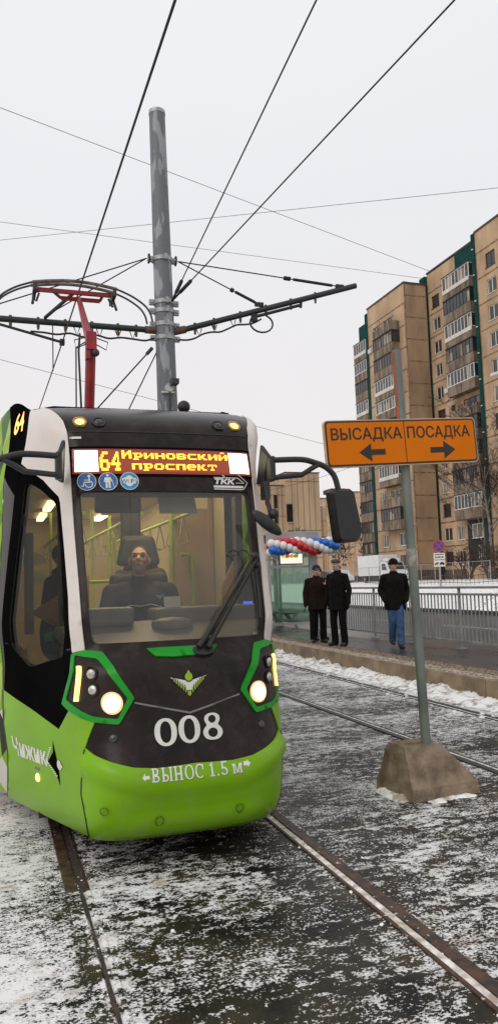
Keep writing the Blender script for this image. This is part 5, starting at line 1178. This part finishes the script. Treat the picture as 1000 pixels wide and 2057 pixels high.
# ================================================================== BEYOND THE ROAD
# mesh fence
mf = thing('mesh_fence', 'light grey temporary mesh fence in front of the tall apartment building', 'fence', (36, 60, 1.15))
for k in range(20):
    y = 50.0 + k * 2.5 + (.25 if k % 2 else 0)
    mb = MB(); mb.tube([(36, y, .8), (36, y, 2.72)], .04, 6); mb.build('post', M_BAND, mf)
for k in range(19):
    y = 50.0 + k * 2.5; mb = MB(); mb.tube([(36, y + .1, 2.68), (36, y + 2.4, 2.68)], .022, 5); mb.tube([(36, y + .1, 1.3), (36, y + 2.4, 1.3)], .018, 5)
    for j in range(1, 9): mb.tube([(36, y + 2.5 * j / 9, 1.3), (36, y + 2.5 * j / 9, 2.68)], .005, 4)
    mb.build('mesh_panel', M_BAND, mf)
# low black lawn fence
lf = thing('lawn_fence', 'low black lawn fence standing in the snow beyond the road', 'fence', (25, 34, 1.1))
mb = MB()
for k in range(60):
    y = 24 + k * .42; x = 23.6 + .02 * k; z = gh(x, y); mb.tube([(x, y, z - .1), (x, y, z + .55)], .012, 4)
mb.build('fence_bars', M_GREYF, lf)
mb = MB()
for dz in (.12, .5): mb.tube([(23.6 + .02 * k, 24 + k * .42, gh(23.6 + .02 * k, 24 + k * .42) + dz) for k in range(60)], .016, 5)
mb.build('fence_rail', M_GREYF, lf)
tag(lump(20.2, 24.5, 24.5, 30.5, 1.15, .16, 21).build('snow_heap', M_SNOW), 'dirty snow heap beyond the road at the right edge', 'snow heap')
# parking sign
ns = thing('no_stopping_sign', 'round blue and red no stopping sign with two white plates below', 'sign', (23, 36.4, 1.1), R(-25))
mb = MB(); mb.tube([(0, .03, -.2), (0, .03, 2.5)], .05, 10); mb.build('post', M_BAND, ns, world=False)
mb = MB(); mb.tube([(0, 0, 2.17), (0, -.02, 2.17)], .33, 28); mb.build('sign_disc', mat('sign_red', (.50, .03, .03), .5), ns, world=False)
mb = MB(); mb.tube([(0, -.021, 2.17), (0, -.026, 2.17)], .262, 28); mb.build('blue_field', mat('sign_blue', (.02, .06, .30), .5), ns, world=False)
mb = MB()
for s in (-1, 1): mb.box((0, -.030 - .003 * s, 2.17), (.54, .004, .055), Matrix.Rotation(R(45 * s), 3, 'Y'))
mb.build('red_cross', mat('sign_red', (.50, .03, .03), .5), ns, world=False)
for z in (1.62, 1.23):
    mb = MB(); mb.bb(-.30, .30, -.02, 0, z - .175, z + .175); pl = mb.build('sign_plate', M_STK, ns, world=False)
    mb = MB()
    if z > 1.5:
        mb.bb(-.24, .24, -.024, -.021, z + .07, z + .11)
        for k in range(5): mb.bb(-.22 + k * .09, -.15 + k * .09, -.024, -.021, z - .09, z - .01 - .02 * (k % 2))
    else:
        mb.prism([(-.27, -.021, z - .05), (-.05, -.021, z + .0), (-.05, -.021, z + .06), (-.15, -.021, z + .06), (-.2, -.021, z + .02), (-.27, -.021, z + .0)], (0, -.003, 0)); mb.prism([(0, -.021, z - .05), (.26, -.021, z - .07), (.25, -.021, z + .03), (.14, -.021, z + .08), (.02, -.021, z + .03)], (0, -.003, 0))
        for x_ in (-.22, -.1, .05, .2): mb.tube([(x_, -.021, z - .06), (x_, -.024, z - .06)], .035, 8)
    mb.build('plate_marking', M_INK, pl, world=False)
# lorry
tr = thing('delivery_truck', 'white box delivery truck parked in front of the distant buildings', 'truck', (39.3, 73, 1.15))
M_TW = mat('truck_white', (.68, .68, .68), .5, var=.1, scale=1)
M_TY = mat('tyre', (.02, .02, .02), .8)
mb = MB(); mb.bb(38.1, 40.4, 71.9, 76.6, 1.85, 4.0); mb.build('cargo_box', M_TW, tr, bevel=.04)
mb = MB(); A_ = [(38.25, 71.8, 1.45), (38.25, 69.5, 1.45), (38.25, 69.45, 2.15), (38.25, 70.1, 2.45), (38.25, 70.55, 3.2), (38.25, 71.8, 3.25)]; mb.prism(A_, (2.0, 0, 0)); cb = mb.build('cab', M_TW, tr, bevel=.06)
mb = MB(); mb.prism([(38.235, 71.4, 2.4), (38.235, 70.35, 2.4), (38.235, 70.7, 3.05), (38.235, 71.4, 3.05)], (-.01, 0, 0)); mb.build('side_window', M_PANE, cb)
mb = MB(); mb.prism([(38.4, 70.02, 2.45), (40.1, 70.02, 2.45), (40.1, 70.46, 3.15), (38.4, 70.46, 3.15)], (0, -.02, .01)); mb.build('windscreen', M_PANE, cb)
mb = MB(); mb.bb(38.5, 40.0, 70.6, 71.7, 3.252, 3.6); mb.build('roof_unit', M_TW, cb, bevel=.1)
mb = MB(); mb.bb(38.4, 40.1, 69.8, 76.4, 1.35, 1.84); mb.build('chassis', M_GREYF, tr)
for x in (38.3, 40.2):
    for y in (70.2, 75.2): mb = MB(); mb.tube([(x - .13, y, 1.52), (x + .13, y, 1.52)], .40, 18); wq = mb.build('wheel', M_TY, tr); mb = MB(); mb.tube([(x - .14, y, 1.52), (x + .14, y, 1.52)], .2, 12); mb.build('rim', M_BAND, wq)
mb = MB()
for x in (38.5, 40.0): mb.ball((x, 69.45, 1.9), (.14, .06, .1), 10, 6)
mb.build('headlight', M_CHROME, tr)
# snowed-over car behind the truck
cr_ = thing('parked_car', 'white snow-covered car parked beside the box truck', 'car', (39, 83, 1.15))
mb = MB(); mb.prism([(38.1, 81, 1.4), (38.1, 85.2, 1.4), (38.1, 85.2, 1.95), (38.1, 84.5, 2.1), (38.1, 83.9, 2.65), (38.1, 82.4, 2.68), (38.1, 81.8, 2.1), (38.1, 81, 1.95)], (1.75, 0, 0)); bd = mb.build('body', M_TW, cr_, bevel=.12)
mb = MB(); mb.prism([(38.09, 82.0, 2.12), (38.09, 84.2, 2.12), (38.09, 83.8, 2.55), (38.09, 82.5, 2.57)], (-.01, 0, 0)); mb.build('side_window', M_PANE, bd)
for x in (38.2, 39.7):
    for y in (81.8, 84.4): mb = MB(); mb.tube([(x - .1, y, 1.45), (x + .1, y, 1.45)], .31, 14); mb.build('wheel', M_TY, cr_)
# street lamp
lp = thing('street_lamp', 'street lamp head reaching in from the right edge before the tall building', 'street lamp', (18.6, 21.4, 0))
mb = MB(); mb.tube([(18.6, 21.4, 0), (18.6, 21.4, 7.9)], [.11, .07], 10); mb.build('post', M_BAND, lp)
mb = MB(); mb.tube([(18.6, 21.4, 7.85), (18.3, 21.4, 8.25), (17.6, 21.4, 8.36), (16.5, 21.4, 8.38)], .035, 8); mb.build('lamp_arm', M_BAND, lp)
mb = MB(); mb.prism([(15.95, 21.28, 8.40), (16.15, 21.24, 8.47), (16.75, 21.26, 8.46), (16.75, 21.54, 8.46), (16.15, 21.56, 8.47), (15.95, 21.52, 8.40)], (0, 0, -.10)); mb.build('lamp_head', M_TW, lp, bevel=.02)
# bare trees and shrubs
M_BARK = mat('grey_bark', (.10, .07, .05), .9, var=.5, scale=3, bump=.6, bscale=20); M_BIRCH = mat('pale_bark', (.20, .17, .14), .9, var=.6, scale=2); M_TWIG = mat('brown_twig', (.050, .032, .024), .9, var=.4, scale=2)
def bare_tree(label, loc, h, r, seed, spread=.5, bark=None, cat='tree', name='bare_tree', group='bare trees', stems=1, tw=.012, depth=4):
    rg = random.Random(seed); t = thing(name, label, cat, loc, 0, group); T = MB(); C = MB(); x0, y0, z0 = loc
    def grow_(p, d, L, rad, lev):
        q = [p]; rr = [rad]; k = 4
        for i in range(k):
            d = (d + Vector((rg.uniform(-1, 1), rg.uniform(-1, 1), rg.uniform(-.3, .6))) * .16).normalized(); q.append(q[-1] + d * L / k); rr.append(rad * (1 - .5 * (i + 1) / k))
        (T if lev < 2 else C).tube(q, [max(tw, v) for v in rr], 7 if lev < 2 else 4, False)
        if lev >= depth: return
        for i in range(rg.randint(3, 5) if lev else rg.randint(7, 9)):
            f = rg.uniform(.3, 1.0); i_ = min(k - 1, int(f * k)); b = q[i_].lerp(q[i_ + 1], f * k - i_)
            a = rg.uniform(0, 6.28); nd = (d * rg.uniform(.5, .9) + Vector((math.cos(a), math.sin(a), rg.uniform(-.1, .5))) * spread).normalized()
            grow_(b, nd, L * rg.uniform(.42, .62), max(tw, rr[i_] * .55), lev + 1)
    for s in range(stems):
        a = rg.uniform(0, 6.28); d0 = Vector((math.cos(a), math.sin(a), 0)) * (.5 if stems > 1 else .05) + Vector((0, 0, 1))
        grow_(Vector((x0 + (rg.uniform(-.5, .5) if stems > 1 else 0), y0 + (rg.uniform(-.8, .8) if stems > 1 else 0), z0 - .1)), d0.normalized(), h * .62, r, 0 if stems == 1 else 1)
    T.build('trunk', bark or M_BARK, t); C.build('crown', M_TWIG, t); return t
bare_tree('bare birch with thin drooping twigs at the right edge before the tall building', (45.5, 62.8, 1.1), 19, .17, 5, .62, M_BIRCH, tw=.015, depth=5)
bare_tree('tall bare tree rising right of the orange sign in front of the balconies', (46.2, 64.6, 1.1), 15, .10, 17, .6, M_BIRCH, tw=.011, depth=4)
bare_tree('dense bare shrub at the foot of the tall building, right of the no stopping sign', (44.2, 65.4, 1.0), 4.8, .06, 8, .9, cat='shrub', name='bare_shrub', group='bare shrubs', stems=10, tw=.012)
bare_tree('bare shrub behind the mesh fence at the right edge', (43.2, 59.8, 1.0), 4.4, .06, 9, .9, cat='shrub', name='bare_shrub', group='bare shrubs', stems=9, tw=.012)
for k, (lb, x, y, h) in enumerate((('bare tree before the distant apartment block, left of the white truck', 66, 126, 10.5), ('bare tree just above the white truck by the tall building corner', 60, 112, 9.5), ('bare tree between the capped man and the truck', 62, 132, 9.0), ('bare tree behind the shelter glass', 43, 108, 8.5))):
    bare_tree(lb, (x, y, 1.1), h, .14, 30 + k, .7, tw=.026)
tag(lump(36, 48, 86, 112, 1.9, .9, 31).build('hedge', mat('dark_hedge', (.05, .042, .035), .95, var=.5, scale=3, bump=1, bscale=6)), 'dark bare hedge seen through the shelter glass', 'hedge')
# ================================================================== PEOPLE
M_SKIN = mat('skin', (.56, .31, .22), .55, var=.15, scale=20)
M_BLKC = mat('black_wool', (.009, .008, .008), .95, var=.3, scale=12, bump=.8, bscale=30, spec=.1)
M_BLKT = mat('black_trousers', (.008, .008, .009), .95, var=.3, scale=10, bump=.6, bscale=25, spec=.1)
M_BRWN = mat('dark_brown_coat', (.018, .011, .010), .95, var=.3, scale=12, bump=.8, bscale=30, spec=.1)
M_JEAN = mat('blue_jeans', (.035, .085, .19), .85, var=.45, scale=9, bump=.5, bscale=50, col2=(.018, .045, .11))
M_SHOE = mat('black_shoe', (.012, .012, .012), .45)
M_CAPT = mat('grey_tweed', (.075, .07, .062), .9, var=.4, scale=60)
M_BEARD = mat('grey_beard', (.28, .25, .22), .9, var=.4, scale=60)
M_HAIR = mat('dark_hair', (.03, .02, .015), .8)
M_EYE = mat('eye_dark', (.02, .015, .012), .3)
M_LIP = mat('lip', (.28, .09, .07), .5)
def hand(mb, w, d, s, curl=.4, up=Vector((0, 0, 1))):
    """palm with four unequal bent fingers and a thumb; w wrist, d pointing along the hand, s side the thumb leaves"""
    d = d.normalized(); side = (s - d * s.dot(d)).normalized(); nrm_ = d.cross(side)
    pe = w + d * .085; mb.cap(w, w + d * .03, .028, .032, 10); 
    for k in range(4):
        o = side * (.030 - .020 * k); L_ = (.068, .078, .072, .056)[k]; b = w + d * (.082 - .004 * abs(k - 1)) + o
        mb.cap(w + o * .7 + d * .02, b, .016, .0105, 8); m_ = b + (d * math.cos(curl * .6) + nrm_ * math.sin(curl * .6)) * L_ * .5; e_ = m_ + (d * math.cos(curl * 1.6) + nrm_ * math.sin(curl * 1.6)) * L_ * .5
        mb.cap(b, m_, .0098, .009, 8); mb.cap(m_, e_, .009, .0075, 8)
    t0 = w + d * .025 + side * .025; t1 = t0 + (d * .55 + side * .75) * .045; mb.cap(t0, t1, .013, .0105, 8); mb.cap(t1, t1 + (d * .85 + side * .3) * .033, .0105, .0085, 8)
def head(mb, c, f, u):
    """skull, jaw, nose, brow, ears and neck; c centre, f facing, u up"""
    f = f.normalized(); u = (u - f * u.dot(f)).normalized(); x = f.cross(u); rot = Matrix((x, -f, u)).transposed()
    mb.ball(c + u * .025 - f * .008, (.076, .094, .098), 18, 12, rot); mb.ball(c - u * .045 + f * .028, (.058, .062, .068), 14, 10, rot); mb.ball(c - u * .092 + f * .055, (.030, .028, .024), 10, 8, rot)
    mb.cap(c + f * .080 + u * .022, c + f * .106 - u * .022, .011, .0165, 10); mb.ball(c + f * .078 + u * .036, (.056, .02, .012), 12, 8, rot)
    for s in (-1, 1): mb.ball(c + x * s * .079 - u * .005 - f * .005, (.012, .024, .034), 10, 8, rot); mb.ball(c + x * s * .034 - u * .02 + f * .066, (.026, .022, .024), 10, 8, rot)
    mb.ball(c - u * .058 + f * .086, (.026, .012, .010), 10, 6, rot)
    return x, rot
def person(label, loc, rz, h, jacket, trousers, A, bare=(), legs=None, hat='beanie', hat_m=None, coat_len=.74, face=None, group=None, look=None, shoes=True, scarf=False, gloves=False, beard=False, glasses=False, wide=1.0):
    """A: elbow/wrist/hand pose for each side; front is -Y"""
    k = h / 1.76; V_ = lambda x, y, z: Vector((x, y, z)) * k
    t = thing('person', label, 'person', loc, rz, group)
    legs = legs or {-1: ((-.10, 0, .90), (-.115, -.02, .49), (-.12, .02, .09), (-.15, -.16, .04)), 1: ((.10, 0, .90), (.115, -.02, .49), (.12, .02, .09), (.15, -.16, .04))}
    f = Vector(look or (0, -1, 0)); f.normalize(); u = Vector((0, 0, 1)) if abs(f.z) < .9 else Vector((0, 1, 0)); u = (u - f * u.dot(f)).normalized(); hc = V_(0, -.02, 1.635)
    B = MB(); GLV = MB(); x_, rot = head(B, hc, f, u); B.cap(V_(0, .01, 1.44), hc - Vector((0, -.01, .07)), .058, .056, 12); B.cap(V_(0, 0, .98), V_(0, .01, 1.26), .12, .12, 14, (Vector((0, 1, 0)), .65)); B.cap(V_(0, .01, 1.2), V_(0, .01, 1.44), .08, .05, 12)
    J = MB(); fl = (Vector((0, 1, 0)), .70)
    rs_ = [(coat_len, .215), (coat_len + .10, .208), (1.0, .198), (1.10, .192), (1.22, .20), (1.32, .202), (1.39, .17), (1.44, .10)]
    vv = [V_(r_ * wide * math.cos(a_) * (1 + .03 * math.sin(3 * a_ + z_ * 9)), r_ * wide * .70 * math.sin(a_) * (1 + .04 * math.sin(2 * a_ + z_ * 14)), z_) for z_, r_ in rs_ for a_ in np.linspace(0, 2 * math.pi, 24, endpoint=False)]
    J.add(vv, [(i * 24 + q, i * 24 + (q + 1) % 24, (i + 1) * 24 + (q + 1) % 24, (i + 1) * 24 + q) for i in range(len(rs_) - 1) for q in range(24)] + [tuple(reversed(range(24))), tuple(range((len(rs_) - 1) * 24, len(rs_) * 24))])
    for q_ in (-1, 1): J.cap(V_(q_ * .05, -.02, 1.47), V_(q_ * .035, .05, 1.50), .035, .04, 10); J.cap(V_(-.13, .01, 1.395), V_(.13, .01, 1.395), .085, .085, 12); J.cap(V_(0, .012, 1.40), V_(0, .01, 1.485), .095, .078, 12)
    for s in (-1, 1):
        sh_, el, wr, hd = Vector((s * .195 * wide, .01, 1.395)) * k, V_(*A[s][0]), V_(*A[s][1]), Vector(A[s][2])
        J.cap(sh_, el, .074, .062, 12); J.cap(el, wr, .062, .050, 12); B.cap(sh_, el, .045, .04, 10); B.cap(el, wr, .040, .028, 10); hand(B if s in bare else GLV, wr, hd, Vector(A[s][3]), .5)
    T = MB(); S_ = []
    for s in (-1, 1):
        hp, kn, an, to = [V_(*q) for q in legs[s]]
        T.cap(hp + Vector((0, 0, .05)), kn, .105, .080, 12); T.cap(kn, an + Vector((0, 0, .0)), .080, .074, 12); T.cap(kn.lerp(an, .55) + Vector((0, -.012, 0)), kn.lerp(an, .75), .074, .078, 12); T.cap(an + Vector((0, 0, .06)), an + Vector((0, -.02, .0)), .076, .072, 12); B.cap(hp, kn, .075, .05, 10); B.cap(kn, an + Vector((0, 0, .06)), .048, .035, 10); B.cap(hp, V_(0, 0, 1.0), .08, .1, 10); S_.append((an, to))
    T.cap(V_(-.07, 0, .93), V_(.07, 0, .93), .125, .125, 12)
    remesh(B, 'body', M_SKIN, t, .0085, 3); remesh(J, 'jacket', jacket, t, .014, 3); remesh(T, 'trousers', trousers, t, .014, 3)
    if GLV.v: remesh(GLV, 'gloves', M_BLKC, t, .009, 2)
    for an, to in S_:
        s_ = MB(); d = (to - an); d.z = 0; d = d.normalized(); b_ = an + Vector((0, 0, -.045)); s_.cap(b_ - d * .04, b_ + d * .07, .048, .046, 12); s_.cap(b_ + d * .06, b_ + d * .17 + Vector((0, 0, -.012)), .048, .036, 12); s_.cap(an + Vector((0, 0, .08)), b_, .055, .055, 10); remesh(s_, 'shoe', M_SHOE, t, .012, 1)
    H_ = MB()
    if hat == 'beanie':
        H_.ball(hc + u * .062, (.094, .108, .083), 18, 12, rot); H_.tube([hc + u * .035 + (x_ * math.cos(a) * .088 - f.normalized() * math.sin(a) * .104) for a in np.linspace(0, 2 * math.pi, 20)], .017, 8, False); remesh(H_, 'knit_hat', hat_m or M_BLKC, t, .010, 3)
    elif hat == 'flat':
        H_.ball(hc + u * .085 + f * .012, (.098, .125, .042), 18, 10, rot); H_.ball(hc + u * .060 + f * .10, (.075, .05, .012), 14, 8, rot); H_.tube([hc + u * .058 + (x_ * math.cos(a) * .084 - f.normalized() * math.sin(a) * .098) for a in np.linspace(0, 2 * math.pi, 20)], .016, 8, False); remesh(H_, 'flat_cap', hat_m or M_CAPT, t, .010, 2)
    elif hat == 'hood':
        H_.ball(hc - f * .03 + u * .02, (.125, .125, .15), 18, 12, rot); H_.cap(V_(-.1, .03, 1.45), V_(.1, .03, 1.45), .09, .09, 12); remesh(H_, 'hood', hat_m or M_BLKC, t, .014, 3)
    elif hat == 'hair':
        H_.ball(hc + u * .046 - f * .026, (.084, .098, .092), 18, 12, rot); remesh(H_, 'hair', M_HAIR, t, .010, 2)
    if beard:
        q = MB(); q.ball(hc - u * .085 + f * .060, (.050, .042, .05), 12, 8, rot); q.ball(hc - u * .046 + f * .092, (.034, .012, .010), 10, 6, rot); remesh(q, 'beard', M_BEARD, t, .010, 2)
    q = MB()
    for s in (-1, 1): q.ball(hc + x_ * s * .033 + u * .016 + f * .082, (.011, .007, .0055), 10, 6, rot)
    q.build('eyes', M_EYE, t, world=False)
    q = MB(); q.ball(hc - u * .060 + f * .098, (.021, .006, .006), 10, 6, rot); q.build('lips', M_LIP, t, world=False)
    if hat == 'hair':
        q = MB()
        for s in (-1, 1): q.ball(hc + x_ * s * .034 + u * .036 + f * .090, (.017, .005, .0035), 10, 6, rot)
        q.build('eyebrows', M_HAIR, t, world=False)
    if glasses:
        q = MB()
        for s in (-1, 1): q.tube([hc + x_ * (s * .034 + .024 * math.cos(a)) + u * (.012 + .017 * math.sin(a)) + f * .102 for a in np.linspace(0, 6.283, 13)], .0035, 5, False); q.tube([hc + x_ * s * .058 + u * .014 + f * .10, hc + x_ * s * .084 + u * .014 - f * .01], .0035, 5)
        q.tube([hc + x_ * -.010 + u * .014 + f * .104, hc + x_ * .010 + u * .014 + f * .104], .0035, 5); q.build('glasses', M_INK, t, world=False)
    return t, hc, f, u, x_
down = lambda s: ((s * .27, .03, 1.12), (s * .28, -.04, .86), (s * .05, -.15, -1), (0, -1, 0))
A = {-1: down(-1), 1: ((.30, -.12, 1.14), (.16, -.34, 1.28), (.10, -.10, 1), (-1, 0, 0))}
t, hc, f, u, x_ = person('man in dark jacket and navy knit hat raising one hand on the platform', (7.0, 16.2, .278), R(-14), 1.74, M_BRWN, M_BLKT, A, (1,), hat_m=mat('navy_knit', (.012, .02, .05), .9, var=.3, scale=80), look=(.10, -1, -.12), wide=1.04)
vs, fs = text_mesh('SPORT', .02); vs = fit(vs, -.05, .05, 0, .018); mb = MB(); mb.add([hc + u * .034 + x_ * -math.sin(a_ / .105) * .107 - Vector((0, 0, 0)) + f.normalized() * math.cos(a_ / .105) * .124 + u * b_ for a_, b_ in vs], fs); mb.build('hat_lettering', M_MARK, t, world=False)
A = {-1: down(-1), 1: down(1)}
person('tall bearded man in black coat and flat cap standing at the platform edge', (6.98, 15.05, .278), R(-62), 1.84, M_BLKC, M_BLKT, A, hat='flat', beard=True, look=(.25, -1, .02), coat_len=.72)
person('person in black standing behind the two men, mostly hidden', (7.32, 16.9, .278), R(10), 1.70, M_BLKC, M_BLKT, A, look=(.2, -1, 0))
Lw = {-1: ((-.08, 0, .90), (-.07, -.04, .50), (-.06, .12, .14), (-.07, -.02, .05)), 1: ((.08, 0, .90), (.06, -.14, .50), (.04, -.22, .09), (.05, -.40, .05))}
A = {-1: ((-.27, .08, 1.13), (-.21, -.08, .93), (.5, -.3, -1), (0, -1, 0)), 1: ((.27, .08, 1.13), (.21, -.08, .93), (-.5, -.3, -1), (0, -1, 0))}
person('man in black jacket and blue jeans walking along the platform', (7.73, 13.95, .278), R(-18), 1.78, M_BLKC, M_JEAN, A, (), Lw, glasses=True, look=(-.28, -1, 0), coat_len=.75, wide=1.02)
person('small dark pedestrian walking behind the mesh fence by the tall building', (42.6, 67.0, 1.12), R(-30), 1.72, M_BLKC, M_BLKT, {-1: down(-1), 1: down(1)})
# people in the tram
Ls = {-1: ((-.10, 0, .90), (-.13, -.42, .92), (-.13, -.42, .48), (-.13, -.55, .44)), 1: ((.10, 0, .90), (.13, -.42, .92), (.13, -.42, .48), (.13, -.55, .44))}
A = {-1: ((-.29, -.06, 1.14), (-.20, -.28, 1.02), (.2, -1, -.1), (1, 0, 0)), 1: ((.29, -.06, 1.14), (.20, -.28, 1.02), (-.2, -1, -.1), (-1, 0, 0))}
t, hc, f, u, x_ = person('tram driver in navy jacket looking up behind the windscreen', (1.12, 6.12, .235), R(-10), 1.78, M_NAVY, M_NAVY, A, (1, -1), Ls, hat='hair', look=(-.08, -1, .34), coat_len=.92, wide=1.14)
mb = MB(); c_ = Vector((.15, -.150, 1.37)); mb.add([c_ + Vector(q) for q in ((-.035, 0, .02), (0, 0, .008), (.035, 0, .02), (.015, 0, -.008), (0, 0, -.022), (-.015, 0, -.008))], [(5, 4, 3, 2, 1, 0)]); mb.build('jacket_emblem', mat('mint_emblem', (.30, .50, .40), .6), t, world=False)
mb = MB(); mb.tube([(-.15, -.155, 1.285), (-.08, -.172, 1.31), (0, -.176, 1.30), (.08, -.172, 1.315), (.16, -.15, 1.29)], .0035, 5); mb.build('reflective_piping', M_STK, t, world=False)
person('passenger in dark hood standing behind the driver', (1.36, 7.45, .425), R(-40), 1.72, mat('brown_parka', (.09, .06, .035), .9, var=.3), M_BLKT, {-1: down(-1), 1: down(1)}, hat='hood', look=(-.9, -.8, -.1), wide=1.1)
person('passenger in dark clothes standing inside the tram side window', (.62, 7.4, .425), R(60), 1.66, M_BLKC, M_BLKT, {-1: down(-1), 1: down(1)}, hat='hair', look=(0, -1, -.2))
bk = thing('backpack', 'blue and black backpack with green straps behind the tram side window', 'backpack', (.50, 6.75, 1.1))
mb = MB(); mb.ball((.50, 6.75, 1.32), (.12, .14, .24), 14, 10); mb.ball((.47, 6.66, 1.25), (.09, .10, .14), 12, 8); mb.build('bag', mat('teal_nylon', (.01, .07, .12), .7, var=.3), bk)
mb = MB(); mb.ball((.50, 6.78, 1.50), (.13, .12, .09), 12, 8); mb.build('flap', M_BLKC, bk)
mb = MB(); mb.tube([(.52, 6.60, 1.42), (.53, 6.56, 1.28), (.54, 6.60, 1.12)], .018, 6); mb.box((.44, 6.57, 1.30), (.06, .03, .07)); mb.build('strap', mat('neon_green', (.08, .5, .06), .6), bk)
